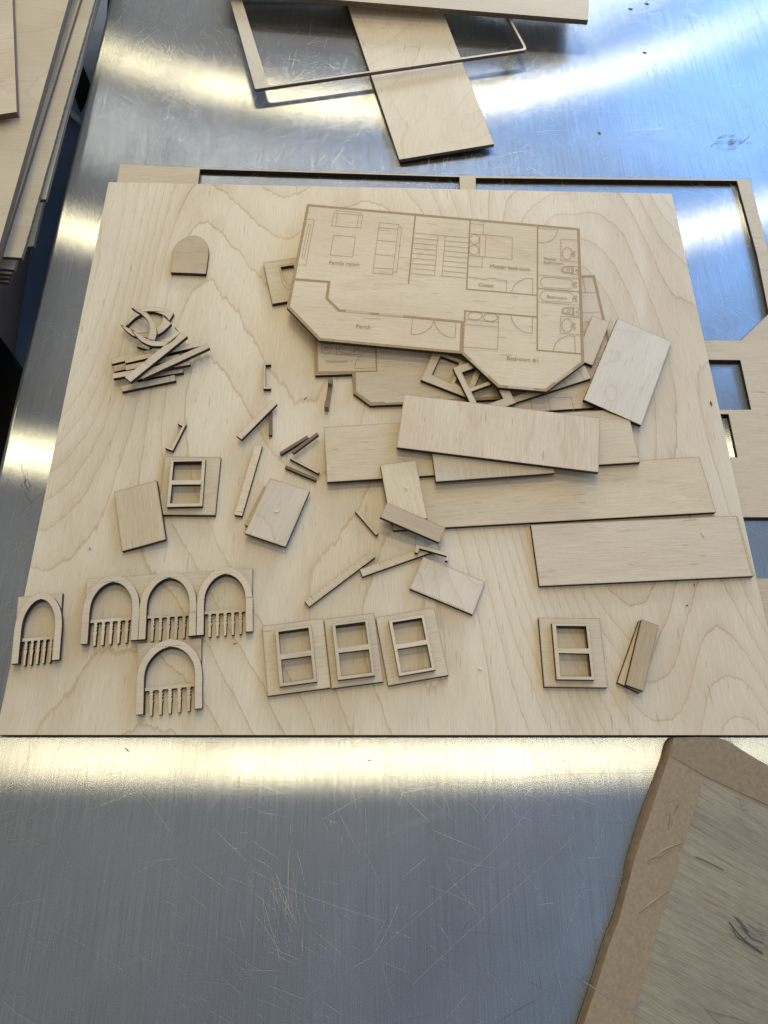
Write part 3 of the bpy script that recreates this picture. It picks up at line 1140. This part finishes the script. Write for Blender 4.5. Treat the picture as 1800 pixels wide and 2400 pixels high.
d.line(Z(1200, 1200, 2.765, (1452, 30), (1556, 412)), 0.00022)
d.done()
piece('rectangular_panel', 'card standing out in the middle overlapped by a tan slat', 'plywood piece',
      P4((970, 1128), (1245, 1087), (1330, 1535), (1045, 1590)), z=lvl(2), mat=M_PLYV, rect=True, xpx=P4((1045, 1590), (1330, 1535)))
piece('plywood_lath', 'tan slat lying across the corner of the middle card', 'lath',
      [(905, 1177), (1045, 1237), (1028.5, 1271.6), (892, 1212)], plane=Plane(tri=[(905, 1177, lvl(3)), (1045, 1237, lvl(2)), (892, 1212, lvl(3))]),
      rect=True, mat=M_TAN, xpx=((892, 1212), (1028, 1271)))

# ---- arched blank
A0 = lambda *p: Z(200, 500, 4.1475, *p)
fra = [(828, 573), (838, 480), (850, 370), (868, 325), (905, 280), (955, 245), (1005, 224), (1057, 215), (1102, 227), (1145, 252),
       (1178, 288), (1196, 330), (1200, 375), (1187, 480), (1172, 588)]
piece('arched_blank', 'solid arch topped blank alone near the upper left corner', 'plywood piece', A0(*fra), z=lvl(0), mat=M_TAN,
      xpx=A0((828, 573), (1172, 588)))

# ---- crescents
F3 = lambda *p: Z(250, 700, 6.144, *p)
CG = 'crescent offcuts in a tangle'


def crescent(label, outer, inner, z, plane=None):
    pl = plane or Plane(z)
    o = [(p[0], p[1]) for p in F3(*outer)]
    i = [(p[0], p[1]) for p in F3(*inner)]
    so = [tuple(v) for v in smooth(V2(o), 4)]
    si = [tuple(v) for v in smooth(V2(i), 4)]
    return piece('crescent_offcut', label, 'offcut', so + si, plane=pl, mat=M_PLY, group=CG, burn=0.0006,
                 xpx=F3((300, 500), (900, 500)))


crescent('crescent forming the upper arc of the tangle, blunt end right',
         [(275, 408), (300, 350), (345, 265), (410, 205), (490, 160), (575, 130), (690, 120), (800, 135), (900, 170), (965, 208)],
         [(903, 315), (860, 265), (800, 225), (700, 195), (600, 190), (500, 225), (420, 270), (340, 340), (282, 404)], lvl(0))
crescent('crescent forming the lower arc of the ring, thin tip far left',
         [(195, 365), (270, 450), (360, 520), (420, 545), (540, 558), (640, 560), (720, 525), (800, 480), (870, 420), (930, 357)],
         [(805, 232), (812, 300), (800, 340), (760, 385), (715, 420), (620, 470), (540, 490), (470, 488), (400, 470), (330, 435), (262, 398)],
         lvl(1))
crescent('crescent standing upright across the ring of the others',
         [(350, 125), (480, 170), (580, 205), (640, 270), (690, 350), (715, 430), (718, 510), (692, 600)],
         [(588, 575), (612, 500), (622, 430), (610, 360), (560, 280), (500, 220), (430, 178)], lvl(2))
crescent('crescent opening upward nearest the strip pile',
         [(340, 425), (400, 505), (475, 590), (540, 635), (640, 675), (740, 683), (830, 675), (920, 635), (1000, 565), (1048, 490)],
         [(975, 402), (985, 450), (970, 490), (920, 540), (840, 580), (760, 602), (680, 600), (590, 580), (500, 540), (420, 480)], lvl(3))
piece('crescent_offcut', 'small blunt end of a crescent showing below the others', 'offcut',
      F3((430, 683), (515, 650), (660, 640), (640, 690), (602, 735), (525, 715)), z=lvl(0), group=CG, burn=0.0006)

# ---- strip pile
SGP = 'narrow strips in the pile'
for label, q, z, m in (
        ('short strip lowest of the pile, lying apart at the front', ((205, 1262), (978, 1095), (998, 1183), (225, 1332)), lvl(0), M_PLYV),
        ('strip second from the front, mostly covered', ((420, 1108), (1088, 998), (1107, 1062), (440, 1168)), lvl(0), M_PLYV),
        ('topmost back strip of the pile with its left end bare', ((55, 860), (1130, 622), (1145, 690), (75, 945)), lvl(0), M_PLYV),
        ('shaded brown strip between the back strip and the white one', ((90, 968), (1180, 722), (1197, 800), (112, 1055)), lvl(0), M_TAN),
        ('grey strip with nicks lying over the back strip', ((255, 865), (1330, 618), (1347, 683), (270, 930)), lvl(1), M_PLYV),
        ('grey strip partly hidden behind the white one', ((265, 960), (1045, 800), (1060, 868), (280, 1035)), lvl(1), M_PLYV),
        ('whitest strip of the pile, lying level with its left end bare', ((80, 1080), (1188, 880), (1207, 945), (95, 1150)), lvl(1), M_PLYV),
        ('steep strip on top of the pile, rising to the right', ((262, 1130), (1080, 475), (1160, 540), (345, 1200)), lvl(3), M_PLYV),
        ('long strip on top of the pile reaching farthest right', ((462, 1090), (1435, 640), (1492, 705), (515, 1150)), lvl(2), M_PLYV)):
    o = piece('plywood_strip', label, 'strip', F3(*q), z=z, mat=m, group=SGP, rect=True, xpx=F3(q[3], q[2]), burn=0.0004)
    if z > lvl(0):
        ticks(o, *F3(q[0], q[1]), (0.18, 0.38, 0.62, 0.85), -1)
        ticks(o, *F3(q[3], q[2]), (0.2, 0.4, 0.7), 1)

# ---- brackets
BG = 'small square brackets'
piece('bracket', 'upright square bracket lying flat, open to the right', 'bracket',
      P4((57, 333), (115, 333), (115, 348), (75, 348), (75, 518), (115, 518), (115, 535), (57, 535)), z=lvl(0), group=BG, burn=0.0004)
piece('bracket', 'slanted square bracket above the small window panel', 'bracket',
      Z(200, 940, 2.765, (600, 131), (653, 149), (567, 322), (515, 303), (521, 291), (555, 301), (630, 162), (597, 146)), z=lvl(0),
      group=BG, burn=0.0004)
piece('bracket', 'square bracket lying over the end of a slanted strip', 'bracket',
      Z(600, 1250, 2.765, (1038, 72), (1257, 130), (1243, 180), (1225, 175), (1236, 147), (1060, 97), (1048, 128), (1028, 122)),
      z=lvl(1), group=BG, burn=0.0004)
# the bracket standing on its back: a low bar with two raised ends
a = ray(*P4((583, 490))[0], SHEET)
b = ray(*P4((550, 712))[0], SHEET)
Lb = (b - a).length
outl = V2([(-Lb / 2, 0), (Lb / 2, 0), (Lb / 2, 0.0062), (Lb / 2 - 0.0045, 0.0062), (Lb / 2 - 0.0045, 0.0025),
           (-Lb / 2 + 0.0045, 0.0025), (-Lb / 2 + 0.0045, 0.0062), (-Lb / 2, 0.0062)])
me = slab_mesh('bracket', outl, [], 0.003, 0.0003)
x = (b - a).normalized()
y = Vector((0, 0, 1))
n = x.cross(y)
mw = Matrix(((x.x, y.x, n.x, 0), (x.y, y.y, n.y, 0), (x.z, y.z, n.z, 0), (0, 0, 0, 1)))
mw.translation = (a + b) / 2 - n * 0.0015 + Vector((0, 0, 0.0001))
tag(link('bracket', me, [M_PLY, M_EDGE_S], None, mw), 'dark square bracket standing on its back below the washroom corner', 'bracket', BG)

# ---- loose sticks and strips left of centre
W2 = lambda *p: Z(200, 940, 2.765, *p)
E2 = lambda *p: Z(600, 1250, 2.765, *p)
LG = 'loose strips and sticks'


def strip(label, q, z, mat=None, edge=None, plane=None, th=T, name='plywood_strip', tk=0, cat='strip'):
    o = piece(name, label, cat, q, z=z, plane=plane, rect=True, mat=mat or M_PLYV, edge=edge, group=LG, burn=0.0004, th=th,
              xpx=(q[3], q[2]))
    if tk:
        ticks(o, q[0], q[1], [(i + 0.5) / tk + random.uniform(-0.05, 0.05) for i in range(tk)], -1)
        ticks(o, q[3], q[2], [(i + 0.3) / tk + random.uniform(-0.05, 0.05) for i in range(tk)], 1)
    return o


strip('slanted strip propped on a thin upright stick', W2((978, 224), (1206, -4), (1246, 15), (1013, 247)), lvl(1), tk=3)
strip('tall strip standing alone right of the small window panel', W2((965, 735), (1098, 284), (1147, 291), (1015, 745)), lvl(0), tk=3)
strip('thin dark stick under the propped strip', W2((1188, 60), (1211, 62), (1209, 219), (1189, 218)), lvl(0), mat=M_EDGE_S,
      name='thin_stick', cat='stick')
strip('left stick of the dark rising pair', W2((1258, 330), (1437, 223), (1446, 236), (1270, 346)), lvl(0), mat=M_EDGE_S, name='thin_stick', cat='stick')
strip('right stick of the dark rising pair', W2((1337, 323), (1501, 203), (1511, 216), (1350, 338)), lvl(1), mat=M_EDGE_S, name='thin_stick', cat='stick')
strip('light stick of the falling pair beside the wide panel', W2((1330, 360), (1518, 458), (1510, 470), (1326, 373)), lvl(0), name='thin_stick', cat='stick')
strip('dark stick just below the light one', W2((1300, 415), (1498, 499), (1491, 515), (1294, 431)), lvl(0), mat=M_EDGE_S, name='thin_stick', cat='stick')
strip('small light stick alone left of the middle card', [(832, 1198), (838, 1193.5), (887, 1250), (881, 1254.5)], lvl(0), name='thin_stick', cat='stick')
strip('left slanted strip of the two in the lower middle', E2((313, 438), (742, 114), (775, 152), (345, 474)), lvl(0), tk=7)
strip('strip ending under the lying bracket', E2((673, 235), (1165, 62), (1190, 105), (690, 280)), lvl(0), tk=6)
q = E2((1083, 148), (1487, 317), (1405, 525), (995, 360))
o = piece('rectangular_panel', 'tilted card with a row of nicks along its front edge below the bracket', 'plywood piece', q, z=lvl(0), rect=True, mat=M_PALE,
          xpx=(q[3], q[2]))
ticks(o, q[3], q[2], [0.02 + 0.028 * i for i in range(30)], 1, 0.0013)
q = W2((183, 585), (460, 518), (524, 898), (240, 970))
piece('rectangular_panel', 'card leaning on the left edge of the small window panel', 'plywood piece', q, rect=True, mat=M_PLYV,
      plane=Plane(tri=[(*q[0], lvl(0)), (*q[1], lvl(1)), (*q[3], lvl(0))]), xpx=(q[3], q[2]))
q = W2((1152, 553), (1385, 640), (1250, 905), (1062, 775))
piece('rectangular_panel', 'card hidden under the one with a small curl of wood', 'plywood piece',
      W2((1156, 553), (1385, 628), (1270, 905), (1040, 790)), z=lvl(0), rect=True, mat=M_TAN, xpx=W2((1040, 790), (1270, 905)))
q = W2((1198, 493), (1449, 585), (1300, 948), (1035, 855))
piece('rectangular_panel', 'card bearing a small curl of wood, left of the wide panel', 'plywood piece', q, z=lvl(1), rect=True, mat=M_PALE,
      xpx=(q[3], q[2]))
R2 = lambda *p: Z(1200, 1200, 2.765, *p)
q = R2((826, 704), (968, 762), (830, 1170), (680, 1107))
piece('plywood_lath', 'lower slat of the pair at the bottom right', 'lath', q, z=lvl(0), rect=True, mat=M_PLY, xpx=(q[3], q[0]), group='pair of stacked slats')
q = R2((840, 697), (950, 735), (853, 1160), (737, 1120))
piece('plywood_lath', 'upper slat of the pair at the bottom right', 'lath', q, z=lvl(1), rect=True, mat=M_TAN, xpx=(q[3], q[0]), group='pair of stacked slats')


# ---- window panels (panel with opening, frame glued on it)
def window_panel(label, outer, fr_out, panes, group=None):
    fo = [Vector(p) for p in fr_out]
    c = sum(fo, Vector((0, 0))) / 4
    P = Plane(lvl(0))
    e = empty('window_panel', label, 'window panel', P.at(*((sum(p[0] for p in outer) / 4), (sum(p[1] for p in outer) / 4))) - Vector((0, 0, T)), group)
    ins = [tuple(c + (p - c) * 0.86) for p in fo]
    # the panel's opening sits a little lower on screen because it lies one thickness deeper
    piece('panel', None, None, outer, z=lvl(0), rect=True, holes=[ins], mat=M_PLY, parent=e, xpx=(outer[3], outer[2]))
    piece('frame', None, None, fr_out, z=lvl(1) - 0.0001, rect=True, holes=panes, mat=M_PLY, parent=e, burn=0.0005, xpx=(fr_out[3], fr_out[2]))
    return e


WG = 'window panels laid out on the sheet'
window_panel('window panel near the leaning card, frame set off to the left of its panel',
             W2((510, 354), (878, 368), (842, 743), (478, 732)), W2((553, 377), (777, 378), (760, 684), (529, 684)),
             [W2((570, 391), (753, 391), (749, 511), (564, 511)), W2((560, 541), (746, 541), (741, 662), (550, 662))], WG)
window_panel('leftmost of the three window panels in the bottom row',
             E2((40, 600), (435, 550), (484, 1000), (75, 1055)), E2((122, 622), (358, 592), (397, 960), (152, 995)),
             [E2((145, 638), (340, 612), (356, 755), (160, 785)), E2((162, 818), (357, 792), (373, 942), (177, 970))], WG)
window_panel('middle one of the three window panels in the bottom row',
             E2((440, 555), (765, 515), (826, 962), (491, 1005)), E2((490, 582), (727, 557), (770, 920), (532, 952)),
             [E2((515, 598), (708, 572), (725, 715), (532, 743)), E2((537, 775), (733, 752), (748, 900), (552, 927))], WG)
window_panel('most tilted of the three window panels in the bottom row',
             E2((777, 545), (1155, 480), (1250, 918), (855, 988)), E2((858, 563), (1090, 525), (1163, 885), (928, 925)),
             [E2((885, 577), (1073, 547), (1102, 687), (908, 720)), E2((918, 750), (1110, 720), (1138, 868), (942, 905))], WG)
window_panel('window panel alone at the right beside the slats',
             R2((172, 684), (570, 690), (620, 1137), (210, 1134)), R2((258, 718), (499, 722), (537, 1088), (290, 1085)),
             [R2((287, 737), (481, 740), (495, 882), (299, 882)), R2((304, 915), (500, 917), (514, 1067), (316, 1063))], WG)


# ---- arches
A3 = lambda *p: Z(0, 1300, 2.676, *p)


def arch_curve(w, h, sp, inset, n=14, drop=0.0):
    """pointed arch from bottom left round to bottom right; w wide, h high, springing at sp"""
    cx = w / 2
    x0, x1 = inset, w - inset
    hh = h - inset * 1.12
    L = [Vector((x0, -drop))]
    ctrl = V2([(x0, sp * 0.5), (x0, sp), (x0 + (cx - x0) * 0.10, sp + (hh - sp) * 0.40), (x0 + (cx - x0) * 0.36, sp + (hh - sp) * 0.73),
               (x0 + (cx - x0) * 0.68, sp + (hh - sp) * 0.925), (cx, hh)])
    left = smooth(ctrl, 4)
    L += left
    L += [Vector((2 * cx - p.x, p.y)) for p in reversed(left[:-1])]
    L.append(Vector((x1, -drop)))
    return L


def local_frame(aL, bL, z):
    A, B = ray(*aL, z), ray(*bL, z)
    x = (B - A).normalized()
    y = Vector((0, 0, 1)).cross(x)
    mw = Matrix(((x.x, y.x, 0, A.x), (x.y, y.y, 0, A.y), (x.z, y.z, 1, 0), (0, 0, 0, 1)))
    mw.translation = (A.x, A.y, z)
    return mw, (B - A).length


def baluster(cx, y0, y1, s=1.0):
    """turned profile of one hanging baluster, top y1 to bottom y0"""
    L = y1 - y0
    prof = [(1.0, 1.15), (0.95, 1.15), (0.94, 0.75), (0.90, 0.75), (0.875, 1.05), (0.84, 1.22), (0.80, 1.05), (0.78, 0.78), (0.755, 1.0),
            (0.72, 1.16), (0.685, 1.0), (0.665, 0.72), (0.64, 0.72), (0.62, 1.12), (0.55, 1.22), (0.50, 1.12), (0.485, 0.95), (0.0, 0.74)]
    r = 0.00094 * s
    right = [Vector((cx + r * k, y0 + L * t)) for t, k in prof]
    left = [Vector((cx - r * k, y0 + L * t)) for t, k in reversed(prof)]
    return right + left


def arch_parts(e, aL, bL, h, leg=0.0042):
    """arch frame (upper layer) and balustrade (lower layer) standing on the line aL-bL of the photo"""
    mw, w = local_frame(aL, bL, lvl(1) - 0.0001 - T)
    outer = arch_curve(w, h, h * 0.50, 0.0)
    inner = arch_curve(w, h, h * 0.50, leg)
    me = slab_mesh('arch_frame', outer + list(reversed(inner)), [], T, 0.00032)
    o = link('arch_frame', me, [M_PLY, M_EDGE], None, mw)
    set_parent(o, e)
    # balustrade: rail with five balusters, in the lower layer
    mb = mw.copy()
    mb.translation.z = SHEET + 0.0001
    yr = h * 0.335
    bm = bmesh.new()
    x0, x1 = leg - 0.0002, w - leg + 0.0002
    th = 0.0029
    top, bot = yr + 0.0013, yr - 0.0007
    pts = [Vector((x0, top)), Vector((x0, bot))]
    n = 5
    for i in range(n):
        cx = x0 + (x1 - x0) * (0.125 + 0.725 * i / (n - 1))
        b = baluster(cx, -0.0008 + 0.0001 * i, bot, min(1.05, w / 0.0345))
        right = b[:len(b) // 2]
        left = b[len(b) // 2:]
        pts += [left[-1]] + list(reversed(left))[1:] + list(reversed(right))
    pts += [Vector((x1, bot)), Vector((x1, top))]
    me = slab_mesh('balustrade', pts, [], th, 0.00022)
    o = link('balustrade', me, [M_PLY, M_EDGE], None, mb)
    set_parent(o, e)
    return mw, w


def backing(e, corners, arches, h, leg, drop_last=0.0):
    """spandrel panel behind the arches: straight top, arch openings open at the bottom"""
    z = lvl(0) - T
    A, B = arches[0][0], arches[-1][1]
    mw, wtot = local_frame(A, B, z)
    inv = mw.inverted()
    tl, tr = [(inv @ ray(*c, lvl(0))).to_2d() for c in corners]
    out = [Vector((0.0007, 0)), tl, tr, Vector((wtot - 0.0007, 0))]
    # walk back right to left along the bottom through every opening
    for a, b in reversed(arches):
        m2, w = local_frame(a, b, z)
        inner = arch_curve(w, h, h * 0.50, leg + 0.0004)
        q = [(inv @ (m2 @ Vector((p.x, p.y, 0)))).to_2d() for p in reversed(inner)]
        out += q
    me = slab_mesh('spandrel_panel', out, [], T, 0.0004)
    o = link('spandrel_panel', me, [M_PLY, M_EDGE], None, mw)
    set_parent(o, e)


e = empty('arcade_panel', 'triple arcade panel with three joined pointed arches and balusters', 'arch panel', ray(330, 1450, SHEET))
ar = [A3((513, 570), (873, 541)), A3((875, 541), (1234, 514)), A3((1238, 513), (1590, 488))]
backing(e, A3((547, 150), (1585, 85)), ar, 0.0424, 0.0042)
for a, b in ar:
    arch_parts(e, a, b, 0.0424)
e = empty('arch_panel', 'single arch panel below the triple arcade', 'arch panel', ray(400, 1620, SHEET), 'single arch panels')
ar = [A3((860, 1010), (1275, 968))]
backing(e, A3((862, 560), (1264, 522)), ar, 0.0426, 0.0042)
arch_parts(e, *ar[0], 0.0426)
e = empty('arch_panel', 'narrow single arch panel overhanging the left edge of the sheet', 'arch panel', ray(90, 1500, SHEET), 'single arch panels')
ar = [A3((82, 693), (383, 665))]
backing(e, A3((115, 265), (392, 240)), ar, 0.0430, 0.0040)
arch_parts(e, *ar[0], 0.0430, leg=0.0040)

# ================================================================== taped drawing board, bottom right
C3 = lambda *p: Z(900, 1700, 1.843, *p)
K3 = lambda *p: Z(1350, 1700, 3.16, *p)
BZ = 0.0052
edge_out = K3((700, 88), (672, 130), (645, 235), (612, 330), (556, 480), (496, 655), (437, 840), (385, 1015), (368, 1140), (296, 1400), (212, 1620),
              (146, 1850), (38, 2180), (-90, 2560))
edge_in = K3((724, 92), (706, 140), (692, 220), (650, 345), (595, 510), (535, 690), (472, 870), (420, 1040), (392, 1150), (322, 1420), (240, 1640),
             (170, 1870), (62, 2195), (-66, 2575))
top_out = K3((724, 92), (950, 86), (1040, 90), (1130, 116), (1200, 165), (1290, 220), (1340, 250), (1430, 300), (1700, 420))
bo = top_out + [(1960, 1850), (2010, 2550)] + list(reversed(edge_in))[:-1]
M_SIDE = plain('board_side', (0.13, 0.088, 0.052), 0.55, var=0.35, scale=200.0)
wb = piece('taped_board', 'worn wooden board with brown paper tape along its edges, bottom right', 'board', bo, z=BZ,
           mat=M_WORN, edge=M_SIDE, th=0.0048, burn=0, xpx=C3((830, 1290), (1385, 210)))
fr = FR[wb.name]


def patch(name, pts, mat, th, z0):
    me = slab_mesh(name, [fr.loc(p) for p in pts], [], th, 0, z0)
    return link(name, me, [mat, mat], wb)


# tape wrapped round the left edge
bm = bmesh.new()
rows = []
for pi, po in zip(smooth([fr.loc(p) for p in edge_in], 5), smooth([fr.loc(p) for p in edge_out], 5)):
    mid = pi.lerp(po, 0.55)
    rows.append([bm.verts.new((pi.x, pi.y, fr.th + 0.0003)), bm.verts.new((mid.x, mid.y, fr.th - 0.0006)), bm.verts.new((po.x, po.y, fr.th - 0.0030)),
                 bm.verts.new((po.x, po.y, 0.0002))])
for j in range(len(rows) - 1):
    for k in range(3):
        bm.faces.new((rows[j][k], rows[j][k + 1], rows[j + 1][k + 1], rows[j + 1][k]))
me = bpy.data.meshes.new('folded_tape')
bm.to_mesh(me)
bm.free()
for p in me.polygons:
    p.use_smooth = True
link('folded_tape', me, [plain('folded_tape', (0.24, 0.165, 0.095), 0.45, var=0.3, scale=300.0)], wb)  # kraft colour deepened, shading of the rolled edge painted in
patch('side_tape', K3((730, 100), (948, 90), (945, 372), (885, 600), (800, 860), (745, 1080), (620, 1450), (480, 1960), (415, 2212), (320, 2560)) +
      list(reversed(edge_in))[:-1], M_TAPE, 0.00025, fr.th)
patch('top_tape', K3((700, 225), (716, 108), (950, 94), (1038, 98), (1126, 124), (1196, 173), (1286, 228), (1336, 258), (1426, 308), (1690, 430),
                     (1690, 715), (1422, 592), (1180, 482), (948, 372)), plain('kraft_tape_top', (0.35, 0.25, 0.14), 0.42, var=0.28, scale=400.0),
      0.00022, fr.th + 0.00032)
# creases in the tape
bm = bmesh.new()
z = fr.th + 0.0003
for pts in (C3((1140, 583), (1185, 555), (1225, 530), (1285, 508)), C3((1155, 572), (1200, 560), (1240, 528)), C3((1100, 808), (1150, 770), (1228, 712))):
    p = smooth([fr.loc(q) for q in pts], 6)
    vs = []
    for j, c in enumerate(p):
        dd = (p[min(j + 1, len(p) - 1)] - p[max(j - 1, 0)]).normalized()
        nn = Vector((-dd.y, dd.x)) * 0.0007 * math.sin(math.pi * (j + 0.2) / (len(p) - 0.6))
        vs.append([bm.verts.new((c.x + nn.x, c.y + nn.y, z)), bm.verts.new((c.x, c.y, z + 0.00055)), bm.verts.new((c.x - nn.x, c.y - nn.y, z))])
    for j in range(len(vs) - 1):
        for k in range(2):
            bm.faces.new((vs[j][k], vs[j][k + 1], vs[j + 1][k + 1], vs[j + 1][k]))
me = bpy.data.meshes.new('tape_crease')
bm.to_mesh(me)
bm.free()
for p in me.polygons:
    p.use_smooth = True
link('tape_crease', me, [M_TAPE], wb)
Pb = Plane(BZ)


def smear_on(name, c, rx, ry, n, mat, seed, **kw):
    o = smear(name, c, rx, ry, n, mat, seed, None, zt=BZ + 0.0003, plane=Pb, **kw)
    set_parent(o, wb)
    return o


smear_on('dark_smudge', (1745, 2185), 52, 44, 16, plain('soft_smudge', (0.20, 0.175, 0.15), 0.7), 12, L=0.9, wd=0.0006, ang=0.45, spread=0.2)
for pts, w in ((K3((1130, 1455), (1215, 1560), (1330, 1660), (1380, 1692)), 0.0009), (K3((1165, 1410), (1225, 1480), (1290, 1570), (1385, 1612)), 0.0007),
               (K3((1240, 1600), (1310, 1640), (1378, 1690)), 0.0012), (K3((1188, 1420), (1232, 1470), (1270, 1530)), 0.0006),
               (K3((1150, 1500), (1200, 1575), (1260, 1600)), 0.0006)):
    bm = bmesh.new()
    ribbon(bm, smooth([Pb.at(*p).to_2d() for p in pts], 5), w * 0.7, BZ + 0.0005 + w * 0.05)
    me = bpy.data.meshes.new('pen_stroke')
    bm.to_mesh(me)
    bm.free()
    set_parent(link('pen_stroke', me, [M_SMUDGE]), wb)
smear_on('dark_smudge', (1575, 1905), 14, 40, 7, plain('tape_smudge', (0.24, 0.17, 0.10), 0.5), 13, L=3.0, wd=0.0008, ang=2.15)
smear_on('dried_glue', (1745, 1885), 9, 24, 7, M_GLUE, 14, L=1.6, wd=0.0009, ang=2.2)
smear_on('dried_glue', (1498, 2345), 9, 8, 5, M_GLUE, 15, L=1.6, wd=0.0008, ang=2.0)
for nm, pts, w, dz in (('glue_thread', C3((860, 1105), (900, 1130), (940, 1158), (980, 1180), (1030, 1215), (1085, 1218), (1105, 1190)), 0.0004, 0.0007),
                       ('wood_split', C3((1345, 568), (1400, 592), (1465, 625)), 0.0007, 0.0004)):
    bm = bmesh.new()
    ribbon(bm, smooth([Pb.at(*p).to_2d() for p in pts], 6), w, BZ + dz)
    me = bpy.data.meshes.new(nm)
    bm.to_mesh(me)
    bm.free()
    o = link(nm, me, [M_GLUE if nm == 'glue_thread' else plain('wood_split', (0.20, 0.11, 0.06), 0.6)])
    set_parent(o, wb)

# ================================================================== small debris
DG = 'tiny wood chips scattered about'


def chip(label, px, z, L, W, a, mat=None):
    p = ray(*px, z)
    bm = bmesh.new()
    pts = V2([(-L / 2, 0), (-L * 0.15, W / 2), (L * 0.3, W * 0.4), (L / 2, 0.05 * W), (L * 0.2, -W * 0.45), (-L * 0.2, -W * 0.4)])
    me = slab_mesh('wood_chip', pts, [], 0.0004, 0)
    mw = Matrix.Translation((p.x, p.y, z + 0.00012)) @ Matrix.Rotation(a, 4, 'Z') @ Matrix.Rotation(random.uniform(-0.05, 0.05), 4, 'X')
    tag(link('wood_chip', me, [mat or M_DEBRIS] * 2, None, mw), label, 'wood chip', DG)


for label, px, z, L, W, a in (
        ('brown chip on the steel nearest the top edge, right half', (1516, 9), 0, 0.0045, 0.0014, -0.4),
        ('brown sliver left of the topmost chip on the steel', (1478, 21), 0, 0.0045, 0.001, -0.2),
        ('brown chip inside the bright band at the upper right', (1511, 124), 0, 0.0042, 0.0015, -0.5),
        ('brown chip on blue-lit steel between band and cut-out sheet', (1405, 312), 0, 0.0034, 0.0014, -0.9),
        ('dark sliver on the steel just below the big sheet, left', (298, 1757), 0, 0.0038, 0.0006, -0.8),
        ('dark sliver on the steel below the big sheet, in the middle', (865, 1782), 0, 0.0028, 0.0005, -0.2),
        ('dark crumb on the steel beside the board tape', (1484, 1968), 0, 0.0014, 0.0008, 0.4),
        ('dark sliver on the sheet right of the slats', (1610, 1419), SHEET, 0.0016, 0.0006, 0.0),
        ('dark speck on the sheet below the right wall panel', (1627, 1371), SHEET, 0.0022, 0.0005, 1.4),
        ('dark splinter on the sheet under the arch row', (550, 1509), SHEET, 0.0022, 0.0004, 0.3),
        ('dark splinter on the sheet left of the leaning card', (211, 1286), SHEET, 0.0018, 0.0005, -0.7),
        ('dark splinter on the sheet left of the standing bracket', (716, 934), SHEET, 0.0035, 0.0004, 0.8),
        ('dark knot-like fleck by the right edge of the sheet', (1666, 946), SHEET, 0.0042, 0.0012, -1.5)):
    chip(label, px, z, L, W, a)
M_WCH = plain('pale_chip', (0.8, 0.74, 0.62), 0.6)
for label, px, z, L, W, a in (
        ('pale curl of wood on the card left of the wide panel', (648, 1199), lvl(1), 0.003, 0.0016, 0.3),
        ('pale crumb on the sheet right of the tilted window panel', (1125, 1568), SHEET, 0.003, 0.001, -0.5),
        ('pale splinter on the bottom right wall panel', (1647, 1253), lvl(0), 0.004, 0.0006, -1.2),
        ('pale splinter on the middle card', (952, 1145), lvl(2), 0.003, 0.0005, -0.8)):
    chip(label, px, z, L, W, a, M_WCH)
